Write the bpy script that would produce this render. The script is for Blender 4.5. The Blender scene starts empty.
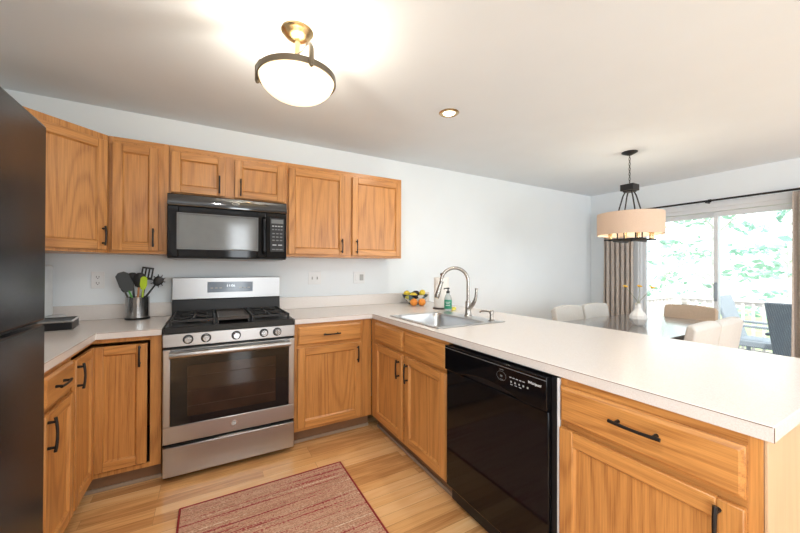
import bpy, bmesh, math, random
from mathutils import Vector, Matrix
random.seed(7)
PI = math.pi
S = bpy.context.scene
COL = S.collection

# ------------------------------------------------------------------ camera
CAMLOC = (0.2391, -3.0592, 1.2758)
YAW, PIT, ROL = 0.5165, 0.0049, 0.0031
cam = bpy.data.cameras.new('camera')
cam.sensor_width = 36.0
cam.lens = 336.0 / 800 * 36
cam.clip_start = 0.02
camo = bpy.data.objects.new('camera', cam)
COL.objects.link(camo)
fw = Vector((math.sin(YAW) * math.cos(PIT), math.cos(YAW) * math.cos(PIT), math.sin(PIT)))
r0 = Vector((math.cos(YAW), -math.sin(YAW), 0))
u0 = r0.cross(fw)
r1 = r0 * math.cos(ROL) + u0 * math.sin(ROL)
u1 = -r0 * math.sin(ROL) + u0 * math.cos(ROL)
M = Matrix((r1, u1, -fw)).transposed().to_4x4()
M.translation = CAMLOC
camo.matrix_world = M
S.camera = camo

# ------------------------------------------------------------------ view, world, daylight
S.view_settings.view_transform = 'Standard'
S.view_settings.look = 'None'
S.view_settings.gamma = 1
S.view_settings.use_curve_mapping = False
S.view_settings.exposure = 0.16
W = bpy.data.worlds.new('sky')
S.world = W
W.use_nodes = True
wn = W.node_tree.nodes
wn['Background'].inputs[0].default_value = (0.93, 0.97, 1.0, 1)
wn['Background'].inputs[1].default_value = 2.3


def area(name, loc, rot, sx, sy, power, color=(1, 1, 1), shape='RECTANGLE', spread=PI):
    l = bpy.data.lights.new(name, 'AREA')
    l.shape = shape
    l.size = sx
    l.size_y = sy
    l.energy = power
    l.color = color
    l.spread = spread
    o = bpy.data.objects.new(name, l)
    o.location = loc
    o.rotation_euler = rot
    COL.objects.link(o)
    return o


sun = bpy.data.lights.new('sunlight', 'SUN')
sun.energy = 6.0
sun.angle = 0.05
sun.color = (1, 0.97, 0.92)
so = bpy.data.objects.new('sunlight', sun)
so.rotation_euler = (math.radians(25), math.radians(-24), 0)
COL.objects.link(so)
# daylight in assumed openings behind the camera, and a sampling portal in the patio door
area('assumed_rear_daylight', (0.79, -5.55, 1.25), (PI / 2, 0, 0), 0.34, 1.84, 17, (0.88, 0.95, 1.0))
area('assumed_rear_daylight', (3.6, -5.55, 1.25), (PI / 2, 0, 0), 2.9, 1.84, 42, (0.88, 0.95, 1.0))  # wide window is assumed, added as fill light out of view
area('side_fill_light', (-0.985, -4.45, 1.35), (0, -PI / 2, 0), 1.55, 1.45, 54, (0.88, 0.95, 1.0))  # made-up side window, added to brighten the ceiling and peninsula fronts
po = area('patio_door_portal', (5.60, -1.47, 1.0), (0, PI / 2, 0), 2.0, 1.6, 1)
po.data.cycles.is_portal = True


# ------------------------------------------------------------------ materials
def s2l(c):
    return tuple(((x / 255) / 12.92 if x / 255 <= 0.04045 else ((x / 255 + 0.055) / 1.055) ** 2.4) for x in c)


class NT:
    def __init__(self, name):
        self.m = bpy.data.materials.new(name)
        self.m.use_nodes = True
        self.t = self.m.node_tree
        self.b = self.t.nodes['Principled BSDF']
        self.out = self.t.nodes['Material Output']

    def n(self, typ, **kw):
        x = self.t.nodes.new(typ)
        for k, v in kw.items():
            setattr(x, k, v)
        return x

    def l(self, a, b):
        self.t.links.new(a, b)

    def math(self, op, a, b=None):
        x = self.n('ShaderNodeMath', operation=op)
        for i, v in enumerate((a, b)):
            if v is None:
                continue
            if isinstance(v, (int, float)):
                x.inputs[i].default_value = v
            else:
                self.l(v, x.inputs[i])
        return x.outputs[0]

    def ramp(self, fac, stops, interp='LINEAR'):
        x = self.n('ShaderNodeValToRGB')
        cr = x.color_ramp
        cr.interpolation = interp
        while len(cr.elements) < len(stops):
            cr.elements.new(0.5)
        for e, (p, c) in zip(cr.elements, stops):
            e.position = p
            e.color = (*c, 1)
        self.l(fac, x.inputs[0])
        return x.outputs[0]

    def noise(self, vec, scale, detail=3, rough=0.5, dist=0.0):
        x = self.n('ShaderNodeTexNoise')
        x.inputs['Scale'].default_value = scale
        x.inputs['Detail'].default_value = detail
        x.inputs['Roughness'].default_value = rough
        x.inputs['Distortion'].default_value = dist
        if vec is not None:
            self.l(vec, x.inputs['Vector'])
        return x.outputs[0]

    def coords(self, scale=(1, 1, 1), rnd=True):
        tc = self.n('ShaderNodeTexCoord')
        mp = self.n('ShaderNodeMapping')
        mp.inputs['Scale'].default_value = scale
        self.l(tc.outputs['Object'], mp.inputs['Vector'])
        if not rnd:
            return mp.outputs[0]
        oi = self.n('ShaderNodeObjectInfo')
        ad = self.n('ShaderNodeVectorMath', operation='ADD')
        sc = self.n('ShaderNodeVectorMath', operation='SCALE')
        sc.inputs[0].default_value = (37, 23, 51)
        self.l(oi.outputs['Random'], sc.inputs['Scale'])
        self.l(mp.outputs[0], ad.inputs[0])
        self.l(sc.outputs[0], ad.inputs[1])
        return ad.outputs[0]

    def bump(self, h, strength=0.1, dist=0.002):
        x = self.n('ShaderNodeBump')
        x.inputs['Strength'].default_value = strength
        x.inputs['Distance'].default_value = dist
        self.l(h, x.inputs['Height'])
        self.l(x.outputs[0], self.b.inputs['Normal'])

    def mix(self, f, a, b, mode='MIX'):
        x = self.n('ShaderNodeMixRGB', blend_type=mode)
        for i, v in enumerate((f, a, b)):
            if isinstance(v, (int, float)):
                x.inputs[i].default_value = v
            elif isinstance(v, tuple):
                x.inputs[i].default_value = (*v, 1)
            else:
                self.l(v, x.inputs[i])
        return x.outputs[0]

    def set(self, color=None, rough=None, metal=None, spec=None, coat=None, coat_rough=None, trans=None, emit=None, estr=None, sheen=None):
        for k, v in (('Base Color', color), ('Roughness', rough), ('Metallic', metal), ('Specular IOR Level', spec), ('Coat Weight', coat),
                     ('Coat Roughness', coat_rough), ('Transmission Weight', trans), ('Emission Color', emit), ('Emission Strength', estr), ('Sheen Weight', sheen)):
            if v is None:
                continue
            if k in ('Base Color', 'Emission Color') and isinstance(v, tuple):
                v = (*v, 1)
            if isinstance(v, (int, float, tuple)):
                self.b.inputs[k].default_value = v
            else:
                self.l(v, self.b.inputs[k])
        return self.m


def plain(name, color, rough=0.5, metal=0.0, var=0.04, scale=20, **kw):
    """a solid colour with a faint procedural variation"""
    t = NT(name)
    f = t.noise(t.coords(), scale, 2)
    lo = tuple(c * (1 - var) for c in color)
    hi = tuple(min(1, c * (1 + var)) for c in color)
    c = t.ramp(f, [(0.3, lo), (0.7, hi)])
    return t.set(color=c, rough=rough, metal=metal, **kw)


def oak(name, axis, light=(0.655, 0.305, 0.086), dark=(0.26, 0.085, 0.018)):
    t = NT(name)
    st = [1.0, 1.0, 1.0]
    st['xyz'.index(axis)] = 0.10
    v = t.coords(tuple(st))
    ring = t.noise(v, 4.2, 1.5, 0.45)
    ring = t.math('SINE', t.math('MULTIPLY', ring, 105.0))
    ring = t.math('POWER', t.math('MULTIPLY', t.math('ADD', ring, 1.0), 0.5), 2.2)
    st2 = [1.0, 1.0, 1.0]
    st2['xyz'.index(axis)] = 0.02
    fine = t.noise(t.coords(tuple(st2)), 230, 3, 0.75)
    tone = t.noise(v, 2.2, 1)
    f = t.math('ADD', t.math('MULTIPLY', ring, 0.26), t.math('MULTIPLY', t.math('SUBTRACT', fine, 0.30), 1.25))
    f = t.math('ADD', f, t.math('MULTIPLY', t.math('SUBTRACT', tone, 0.5), 0.35))
    mid = tuple((a * 0.6 + b * 0.4) for a, b in zip(light, dark))
    c = t.ramp(f, [(0.0, light), (0.40, mid), (0.85, dark)])
    t.bump(fine, 0.08, 0.001)
    return t.set(color=c, rough=0.36, coat=0.15, coat_rough=0.25)


MAT = {}
for a in 'xyz':
    MAT['oak_' + a] = oak('honey oak grain ' + a, a)
MAT['oak_pale'] = oak('pale oak veneer', 'z', (0.60, 0.40, 0.24), (0.49, 0.305, 0.17))
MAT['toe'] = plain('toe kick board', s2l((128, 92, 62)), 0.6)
MAT['shoe'] = plain('pale shoe moulding', s2l((158, 136, 114)), 0.6)
MAT['shadow_void'] = plain('shade painted cabinet inside', (0.03, 0.018, 0.010), 0.8)  # deep shade of the cabinet interior put into the colour
MAT['wall'] = plain('pale cool wall paint', (0.80, 0.85, 0.88), 0.75, var=0.01, scale=3)
MAT['wall_dimmed'] = plain('dimmed rear wall', (0.42, 0.40, 0.38), 0.75, var=0.01, scale=3)  # unseen rear wall darkened to dim its reflection in the oven glass
MAT['ceiling'] = plain('flat ceiling paint', (0.775, 0.84, 0.895), 0.9, var=0.01, scale=3)
MAT['trim'] = plain('white trim paint', (0.82, 0.83, 0.84), 0.4, var=0.01)
MAT['vinyl'] = plain('white vinyl door frame', (0.72, 0.75, 0.78), 0.35, var=0.01)


def m_counter():
    t = NT('pinkish beige speckled laminate')
    v = t.coords((1, 1, 1), False)
    n1 = t.noise(v, 260, 2, 0.7)
    n2 = t.noise(v, 6, 3)
    c = t.ramp(n1, [(0.30, (0.67, 0.615, 0.575)), (0.5, (0.715, 0.67, 0.635)), (0.7, (0.76, 0.73, 0.705))])
    c = t.mix(t.math('MULTIPLY', n2, 0.12), c, (0.86, 0.80, 0.75))
    return t.set(color=c, rough=0.26, spec=0.8)


MAT['counter'] = m_counter()
MAT['seam'] = plain('brown laminate seam', s2l((120, 95, 75)), 0.6)


def m_floor():
    t = NT('oak strip floor')
    v = t.coords((1, 1, 1), False)
    b = t.n('ShaderNodeTexBrick')
    b.offset = 0.37
    b.offset_frequency = 3
    b.squash = 1.0
    b.inputs['Scale'].default_value = 1
    b.inputs['Brick Width'].default_value = 0.85
    b.inputs['Row Height'].default_value = 0.072
    b.inputs['Mortar Size'].default_value = 0.0009
    b.inputs['Mortar Smooth'].default_value = 0.2
    b.inputs['Bias'].default_value = 0
    b.inputs['Color1'].default_value = (0, 0, 0, 1)
    b.inputs['Color2'].default_value = (1, 1, 1, 1)
    b.inputs['Mortar'].default_value = (0.5, 0.5, 0.5, 1)
    t.l(v, b.inputs['Vector'])
    pl = t.n('ShaderNodeSeparateColor')
    t.l(b.outputs['Color'], pl.inputs[0])
    tone = pl.outputs[0]
    # each plank shifts the grain
    cx = t.n('ShaderNodeCombineXYZ')
    t.l(t.math('MULTIPLY', tone, 40), cx.inputs[0])
    t.l(t.math('MULTIPLY', tone, 17), cx.inputs[1])
    tc = t.n('ShaderNodeTexCoord')
    mp = t.n('ShaderNodeMapping')
    mp.inputs['Scale'].default_value = (0.10, 1, 1)
    t.l(tc.outputs['Object'], mp.inputs[0])
    ad = t.n('ShaderNodeVectorMath', operation='ADD')
    t.l(mp.outputs[0], ad.inputs[0])
    t.l(cx.outputs[0], ad.inputs[1])
    ring = t.noise(ad.outputs[0], 9, 2)
    ring = t.math('SINE', t.math('MULTIPLY', ring, 40))
    mp2 = t.n('ShaderNodeMapping')
    mp2.inputs['Scale'].default_value = (0.03, 1, 1)
    t.l(tc.outputs['Object'], mp2.inputs[0])
    fine = t.noise(mp2.outputs[0], 160, 2, 0.6)
    f = t.math('ADD', t.math('MULTIPLY', ring, 0.07), t.math('MULTIPLY', fine, 0.45))
    f = t.math('ADD', f, t.math('MULTIPLY', tone, 0.50))
    c = t.ramp(f, [(0.12, (0.90, 0.585, 0.295)), (0.45, (0.80, 0.445, 0.18)), (0.85, (0.46, 0.20, 0.065))])
    c = t.mix(t.math('MULTIPLY', b.outputs['Fac'], 0.7), c, (0.25, 0.11, 0.04))
    t.bump(t.math('SUBTRACT', 1.0, b.outputs['Fac']), 0.15, 0.001)
    return t.set(color=c, rough=0.22, coat=0.3, coat_rough=0.12)


MAT['floor'] = m_floor()


def m_steel(name, col=(0.45, 0.455, 0.46), rough=0.31, st=(0.006, 1, 1)):
    t = NT(name)
    f = t.noise(t.coords(st), 700, 2, 0.6)
    c = t.ramp(f, [(0.3, tuple(x * 0.99 for x in col)), (0.7, tuple(min(1, x * 1.01) for x in col))])
    return t.set(color=c, rough=rough, metal=1.0)


MAT['steel'] = m_steel('brushed stainless steel')
MAT['steel_v'] = m_steel('brushed stainless steel upright', st=(1, 1, 0.02), rough=0.2)
MAT['nickel'] = m_steel('brushed nickel', (0.40, 0.375, 0.345), 0.26, (1, 1, 0.1))
MAT['chrome'] = m_steel('polished steel', (0.75, 0.75, 0.75), 0.12, (1, 1, 1))
MAT['sinksteel'] = m_steel('satin sink steel', (0.55, 0.56, 0.57), 0.3, (1, 0.1, 1))
MAT['black_gloss'] = plain('glossy black enamel', (0.004, 0.004, 0.005), 0.07, spec=0.27)
MAT['black_mirror'] = plain('mirror black enamel', (0.006, 0.006, 0.007), 0.06, spec=1.0)
MAT['black_satin'] = plain('satin black', (0.010, 0.010, 0.011), 0.35, spec=0.35)
MAT['black_iron'] = plain('black cast iron', (0.014, 0.014, 0.015), 0.55)
MAT['griddle'] = plain('dark griddle plate', (0.045, 0.035, 0.03), 0.45)
MAT['handle'] = plain('matte black bronze pull', (0.012, 0.010, 0.010), 0.38, 0.4)
MAT['glass_dark'] = plain('black oven glass', (0.006, 0.006, 0.007), 0.05, spec=0.35)
MAT['oven_in'] = plain('brown oven window', (0.030, 0.016, 0.010), 0.08, var=0.25, scale=8, spec=0.35)
MAT['rack'] = plain('dim oven rack', (0.07, 0.048, 0.036), 0.4, 0.6)
MAT['micro_glass'] = plain('grey mesh microwave window', (0.17, 0.18, 0.18), 0.10, var=0.03, spec=0.7)
MAT['display'] = plain('blue grey display', s2l((140, 152, 166)), 0.12)
MAT['ink_white'] = plain('pale print', (0.75, 0.76, 0.78), 0.5)
MAT['ink_grey'] = plain('grey print', (0.16, 0.165, 0.17), 0.5)
MAT['ink_mid'] = plain('light grey print', (0.42, 0.43, 0.44), 0.5)
MAT['digits'] = plain('lit digits', (0.9, 0.95, 1.0), 0.4, emit=(0.85, 0.95, 1), estr=0.6)
MAT['bronze'] = m_steel('dark antique bronze', (0.20, 0.17, 0.13), 0.32, (1, 1, 1))
MAT['brass'] = m_steel('antique brass', (0.60, 0.44, 0.24), 0.25, (1, 1, 1))
MAT['fix_black'] = plain('black iron fixture', (0.02, 0.02, 0.022), 0.45, 0.4)
MAT['outlet'] = plain('white outlet plastic', (0.80, 0.82, 0.83), 0.4, var=0.01)
MAT['slot'] = plain('dark outlet slots', (0.10, 0.10, 0.11), 0.5)
MAT['plug'] = plain('grey plug plastic', (0.42, 0.43, 0.42), 0.5)


def m_fridge():
    t = NT('black pebbled fridge enamel')
    v = t.coords((1, 1, 1), False)
    t.bump(t.noise(v, 380, 2, 0.5), 0.22, 0.0012)
    return t.set(color=(0.014, 0.014, 0.015), rough=0.27, spec=0.32)


MAT['fridge'] = m_fridge()


def m_rug():
    t = NT('red and tan woven rug')
    tc = t.n('ShaderNodeTexCoord')
    mp = t.n('ShaderNodeMapping')
    mp.inputs['Scale'].default_value = (0.45, 27, 1)
    t.l(tc.outputs['Object'], mp.inputs[0])
    stripe = t.noise(mp.outputs[0], 1.6, 3, 0.7)
    mp2 = t.n('ShaderNodeMapping')
    mp2.inputs['Scale'].default_value = (90, 130, 1)
    t.l(tc.outputs['Object'], mp2.inputs[0])
    fleck = t.noise(mp2.outputs[0], 1.0, 1, 0.5)
    f = t.math('ADD', t.math('ADD', t.math('MULTIPLY', t.math('SUBTRACT', stripe, 0.5), 1.5), 0.49), t.math('MULTIPLY', t.math('SUBTRACT', fleck, 0.5), 0.5))
    c = t.ramp(f, [(0.20, s2l((120, 26, 28))), (0.33, s2l((168, 46, 44))), (0.385, s2l((178, 112, 90))), (0.46, s2l((214, 180, 150))),
                   (0.54, s2l((198, 142, 114))), (0.61, s2l((150, 104, 74))), (0.68, s2l((214, 172, 144))), (0.76, s2l((232, 212, 186)))])
    w = t.n('ShaderNodeTexWave', wave_type='BANDS', bands_direction='Y')
    w.inputs['Scale'].default_value = 30
    t.l(tc.outputs['Object'], w.inputs['Vector'])
    t.bump(t.math('ADD', fleck, w.outputs['Fac']), 0.6, 0.003)
    return t.set(color=c, rough=0.95, sheen=0.2)


MAT['rug'] = m_rug()
MAT['rug_edge'] = plain('dark red rug binding', s2l((150, 42, 44)), 0.9, var=0.25, scale=120)


def m_curtain():
    t = NT('taupe curtain weave')
    f = t.noise(t.coords((300, 300, 60), False), 1, 2)
    c = t.ramp(f, [(0.3, s2l((196, 184, 174))), (0.7, s2l((224, 213, 204)))])
    t.set(color=c, rough=0.9)
    tr = t.n('ShaderNodeBsdfTranslucent')
    t.l(c, tr.inputs[0])
    mx = t.n('ShaderNodeMixShader')
    mx.inputs[0].default_value = 0.25
    t.l(t.b.outputs[0], mx.inputs[1])
    t.l(tr.outputs[0], mx.inputs[2])
    t.l(mx.outputs[0], t.out.inputs[0])
    return t.m


MAT['curtain'] = m_curtain()


def m_shade():
    t = NT('oatmeal linen lampshade')
    f = t.noise(t.coords((200, 200, 200), False), 1, 2)
    c = t.ramp(f, [(0.3, (0.70, 0.56, 0.44)), (0.7, (0.76, 0.62, 0.50))])
    t.set(color=c, rough=0.9)
    tr = t.n('ShaderNodeBsdfTranslucent')
    t.l(c, tr.inputs[0])
    mx = t.n('ShaderNodeMixShader')
    mx.inputs[0].default_value = 0.22
    t.l(t.b.outputs[0], mx.inputs[1])
    t.l(tr.outputs[0], mx.inputs[2])
    t.l(mx.outputs[0], t.out.inputs[0])
    return t.m


MAT['shade'] = m_shade()


def m_pane():
    t = NT('clear window glass')
    t.t.nodes.remove(t.b)
    g = t.n('ShaderNodeBsdfGlossy')
    g.inputs['Roughness'].default_value = 0.01
    tr = t.n('ShaderNodeBsdfTransparent')
    tr.inputs[0].default_value = (0.95, 0.98, 0.98, 1)
    fr = t.n('ShaderNodeFresnel')
    fr.inputs['IOR'].default_value = 1.35
    mx = t.n('ShaderNodeMixShader')
    t.l(fr.outputs[0], mx.inputs[0])
    t.l(tr.outputs[0], mx.inputs[1])
    t.l(g.outputs[0], mx.inputs[2])
    t.l(mx.outputs[0], t.out.inputs[0])
    return t.m


MAT['pane'] = m_pane()
MAT['lamp_glass'] = plain('lit frosted glass', (0.95, 0.90, 0.80), 0.5, emit=(1.0, 0.80, 0.52), estr=1.35)
MAT['bulb'] = plain('lit bulb', (1, 0.9, 0.75), 0.5, emit=(1.0, 0.78, 0.5), estr=5)
MAT['can_lens'] = plain('lit downlight', (1, 0.95, 0.85), 0.5, emit=(1.0, 0.86, 0.65), estr=5)
MAT['table'] = plain('dark grey brown table top', (0.15, 0.138, 0.134), 0.16, var=0.12, scale=5, spec=0.9, coat=0.5, coat_rough=0.1)
MAT['chair'] = plain('ivory chair upholstery', (0.58, 0.565, 0.535), 0.8, var=0.03, scale=60, sheen=0.2)
MAT['chair_shaded'] = plain('shaded ivory upholstery', (0.52, 0.40, 0.30), 0.8, var=0.04, scale=60)  # ivory cloth on the unlit side: shade put into the colour
MAT['chair_leg'] = plain('dark chair leg', (0.05, 0.035, 0.025), 0.4)
MAT['ceramic'] = plain('white ceramic', (0.78, 0.77, 0.75), 0.3, var=0.02)
MAT['stem'] = plain('grey green stem', (0.22, 0.24, 0.12), 0.7)
MAT['bloom'] = plain('yellow blossom', (0.80, 0.48, 0.05), 0.7, var=0.2, scale=40)
MAT['paper'] = plain('white paper towel', (0.83, 0.80, 0.76), 0.95, var=0.02, scale=90)
MAT['core'] = plain('beige card', (0.66, 0.52, 0.42), 0.9)
MAT['wood_dark'] = plain('dark stand', (0.07, 0.05, 0.045), 0.4)
MAT['orange'] = plain('orange peel', (0.86, 0.30, 0.04), 0.45, var=0.08, scale=60)
MAT['lemon'] = plain('lemon peel', (0.82, 0.62, 0.05), 0.45, var=0.1, scale=50)
MAT['lime'] = plain('lime peel', (0.32, 0.48, 0.06), 0.45, var=0.15, scale=50)
MAT['avocado'] = plain('dark avocado skin', (0.04, 0.025, 0.02), 0.6, var=0.3, scale=80)


def m_bowl():
    t = NT('zigzag painted bowl')
    tc = t.n('ShaderNodeTexCoord')
    ch = t.n('ShaderNodeTexVoronoi')
    ch.inputs['Scale'].default_value = 26
    t.l(tc.outputs['Object'], ch.inputs['Vector'])
    sp = t.n('ShaderNodeSeparateColor')
    t.l(ch.outputs['Color'], sp.inputs[0])
    c = t.ramp(sp.outputs[0], [(0.0, s2l((40, 50, 60))), (0.35, s2l((105, 125, 125))), (0.6, s2l((215, 215, 205))), (0.85, s2l((190, 185, 80)))], 'CONSTANT')
    return t.set(color=c, rough=0.25)


MAT['bowl'] = m_bowl()
MAT['soap_clear'] = plain('clear soap bottle', (0.70, 0.78, 0.78), 0.1, trans=0.5)
MAT['soap_label'] = plain('green bottle label', (0.02, 0.26, 0.15), 0.5, var=0.15)
MAT['pump'] = plain('black pump plastic', (0.012, 0.012, 0.013), 0.35)
MAT['sponge'] = plain('yellow sponge', (0.75, 0.66, 0.12), 0.95, var=0.15, scale=120)
MAT['silicone_black'] = plain('black silicone', (0.018, 0.019, 0.02), 0.45)
MAT['silicone_grey'] = plain('charcoal silicone', (0.05, 0.055, 0.058), 0.45)
MAT['lime_plastic'] = plain('lime green plastic', (0.48, 0.66, 0.02), 0.35)
MAT['green_plastic'] = plain('leaf green plastic', (0.10, 0.42, 0.06), 0.35)
MAT['copper'] = plain('orange wood', (0.55, 0.25, 0.10), 0.5)
MAT['pale_grey'] = plain('pale grey plastic', (0.72, 0.75, 0.77), 0.35)
MAT['slate'] = plain('slate blue dish', (0.28, 0.33, 0.38), 0.4)
MAT['deckboard'] = plain('weathered deck board', (0.46, 0.44, 0.43), 0.8, var=0.12, scale=9)
MAT['railpaint'] = plain('weathered railing', (0.68, 0.63, 0.60), 0.7, var=0.06)


def m_wicker(name, a, b):
    t = NT(name)
    v = t.coords((1, 1, 1), False)
    w = t.n('ShaderNodeTexWave', wave_type='BANDS', bands_direction='Z')
    w.inputs['Scale'].default_value = 22
    t.l(v, w.inputs['Vector'])
    w2 = t.n('ShaderNodeTexWave', wave_type='BANDS', bands_direction='DIAGONAL')
    w2.inputs['Scale'].default_value = 30
    t.l(v, w2.inputs['Vector'])
    f = t.math('MULTIPLY', w.outputs['Fac'], w2.outputs['Fac'])
    c = t.ramp(f, [(0.1, a), (0.7, b)])
    t.bump(f, 0.8, 0.006)
    return t.set(color=c, rough=0.7)


MAT['wicker'] = m_wicker('grey blue wicker', (0.08, 0.10, 0.125), (0.22, 0.25, 0.29))
MAT['wicker_pale'] = m_wicker('pale grey wicker', (0.22, 0.25, 0.29), (0.42, 0.45, 0.49))
MAT['lawn'] = plain('pale lawn', (0.28, 0.36, 0.18), 0.95, var=0.2, scale=2)
MAT['bark'] = plain('grey bark', (0.60, 0.57, 0.55), 0.9, var=0.2)


def m_leaf(name, col):
    t = NT(name)
    f = t.noise(t.coords((1, 1, 1)), 3, 3)
    c = t.ramp(f, [(0.3, tuple(x * 0.7 for x in col)), (0.7, tuple(x * 1.3 for x in col))])
    t.set(color=c, rough=0.6)
    tr = t.n('ShaderNodeBsdfTranslucent')
    t.l(c, tr.inputs[0])
    mx = t.n('ShaderNodeMixShader')
    mx.inputs[0].default_value = 0.35
    t.l(t.b.outputs[0], mx.inputs[1])
    t.l(tr.outputs[0], mx.inputs[2])
    t.l(mx.outputs[0], t.out.inputs[0])
    return t.m


MAT['leaf_a'] = m_leaf('blue green leaves', (0.33, 0.52, 0.45))
MAT['leaf_b'] = m_leaf('fresh green leaves', (0.36, 0.54, 0.44))


# ------------------------------------------------------------------ mesh helpers
class MB:
    """collects shapes and links them as ONE mesh object"""

    def __init__(self):
        self.bm = bmesh.new()
        self.mi = 0

    def _face(self, vs):
        f = self.bm.faces.new(vs)
        f.material_index = self.mi
        return f

    def box(self, x0, x1, y0, y1, z0, z1):
        v = [self.bm.verts.new((x, y, z)) for z in (z0, z1) for y in (y0, y1) for x in (x0, x1)]
        for q in ((0, 2, 3, 1), (4, 5, 7, 6), (0, 1, 5, 4), (2, 6, 7, 3), (0, 4, 6, 2), (1, 3, 7, 5)):
            self._face([v[i] for i in q])
        return self

    def hexa(self, pts):
        """eight corners: bottom ring of four, top ring of four"""
        v = [self.bm.verts.new(p) for p in pts]
        for q in ((3, 2, 1, 0), (4, 5, 6, 7), (0, 1, 5, 4), (1, 2, 6, 5), (2, 3, 7, 6), (3, 0, 4, 7)):
            self._face([v[i] for i in q])
        return self

    def prism(self, poly, z0, z1, axis='z'):
        def P(a, b, h):
            return {'z': (a, b, h), 'y': (a, h, b), 'x': (h, a, b)}[axis]
        lo = [self.bm.verts.new(P(a, b, z0)) for a, b in poly]
        hi = [self.bm.verts.new(P(a, b, z1)) for a, b in poly]
        n = len(poly)
        self._face(lo[::-1])
        self._face(hi)
        for i in range(n):
            self._face((lo[i], lo[(i + 1) % n], hi[(i + 1) % n], hi[i]))
        return self

    def tube(self, pts, r, seg=10, cap=True):
        pts = [Vector(p) for p in pts]
        rs = r if isinstance(r, (list, tuple)) else [r] * len(pts)
        rings = []
        t0 = (pts[1] - pts[0]).normalized()
        n = t0.orthogonal().normalized()
        for i, p in enumerate(pts):
            if i == 0:
                t = t0
            elif i == len(pts) - 1:
                t = (pts[i] - pts[i - 1]).normalized()
            else:
                t = ((pts[i] - pts[i - 1]).normalized() + (pts[i + 1] - pts[i]).normalized())
                t = t.normalized() if t.length > 1e-6 else (pts[i] - pts[i - 1]).normalized()
            n = (n - t * n.dot(t))
            n = n.normalized() if n.length > 1e-6 else t.orthogonal().normalized()
            b = t.cross(n)
            rings.append([self.bm.verts.new(p + (n * math.cos(2 * PI * k / seg) + b * math.sin(2 * PI * k / seg)) * rs[i]) for k in range(seg)])
        for a, b in zip(rings, rings[1:]):
            for k in range(seg):
                self._face((a[k], a[(k + 1) % seg], b[(k + 1) % seg], b[k]))
        if cap:
            self._face(rings[0][::-1])
            self._face(rings[-1])
        return self

    def lathe(self, prof, c=(0, 0, 0), seg=32, sx=1.0, sy=1.0):
        """profile of (radius, height) points; radius 0 closes the end"""
        rings = []
        for r, z in prof:
            if r < 1e-6:
                rings.append([self.bm.verts.new((c[0], c[1], c[2] + z))])
            else:
                rings.append([self.bm.verts.new((c[0] + sx * r * math.cos(2 * PI * k / seg), c[1] + sy * r * math.sin(2 * PI * k / seg), c[2] + z)) for k in range(seg)])
        for a, b in zip(rings, rings[1:]):
            for k in range(seg):
                k2 = (k + 1) % seg
                if len(a) == 1 and len(b) == 1:
                    continue
                if len(a) == 1:
                    self._face((a[0], b[k2], b[k]))
                elif len(b) == 1:
                    self._face((a[k], a[k2], b[0]))
                else:
                    self._face((a[k], a[k2], b[k2], b[k]))
        return self

    def ball(self, c, r, seg=16, sz=1.0, sx=1.0, sy=1.0):
        n = seg // 2
        self.lathe([(r * math.sin(PI * i / n) if 0 < i < n else 0, -r * sz * math.cos(PI * i / n)) for i in range(n + 1)], c, seg, sx, sy)
        return self

    def grid_slab(self, xs, ys, inside, z0, z1):
        """slab made of the cells of a grid that INSIDE(i, j) keeps: L shapes, holes"""
        vt, vb = {}, {}

        def V(d, i, j, z):
            if (i, j) not in d:
                d[(i, j)] = self.bm.verts.new((xs[i], ys[j], z))
            return d[(i, j)]
        ok = {(i, j) for i in range(len(xs) - 1) for j in range(len(ys) - 1) if inside(i, j)}
        for (i, j) in ok:
            self._face([V(vt, a, b, z1) for a, b in ((i, j), (i + 1, j), (i + 1, j + 1), (i, j + 1))])
            self._face([V(vb, a, b, z0) for a, b in ((i, j + 1), (i + 1, j + 1), (i + 1, j), (i, j))])
            for (di, dj, a, b) in ((0, -1, (i, j), (i + 1, j)), (1, 0, (i + 1, j), (i + 1, j + 1)), (0, 1, (i + 1, j + 1), (i, j + 1)), (-1, 0, (i, j + 1), (i, j))):
                if (i + di, j + dj) not in ok:
                    self._face((V(vb, *a, z0), V(vb, *b, z0), V(vt, *b, z1), V(vt, *a, z1)))
        return self

    def build(self, name, mats, parent=None, bevel=0.0, smooth=True, loc=None, rot=None, seg=2, angle=35):
        bmesh.ops.recalc_face_normals(self.bm, faces=self.bm.faces)
        me = bpy.data.meshes.new(name)
        self.bm.to_mesh(me)
        self.bm.free()
        for m in (mats if isinstance(mats, (list, tuple)) else [mats]):
            me.materials.append(MAT[m] if isinstance(m, str) else m)
        o = bpy.data.objects.new(name, me)
        COL.objects.link(o)
        if parent is not None:
            o.parent = parent
        if loc:
            o.location = loc
        if rot:
            o.rotation_euler = rot
        if bevel:
            b = o.modifiers.new('bevel', 'BEVEL')
            b.width = bevel
            b.segments = seg
            b.limit_method = 'ANGLE'
            b.angle_limit = math.radians(40)
        if smooth:
            for p in me.polygons:
                p.use_smooth = True
            me.set_sharp_from_angle(angle=math.radians(angle))
        return o


def tag(o, label, cat, group=None, kind=None):
    o['label'] = label
    o['category'] = cat
    if group:
        o['group'] = group
    if kind:
        o['kind'] = kind
    return o


def thing(name, label, cat, loc=(0, 0, 0), rz=0.0, group=None):
    o = bpy.data.objects.new(name, None)
    o.empty_display_size = 0.05
    COL.objects.link(o)
    o.location = loc
    o.rotation_euler = (0, 0, rz)
    return tag(o, label, cat, group)


def struct(o, kind='structure'):
    o['kind'] = kind
    return o


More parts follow.
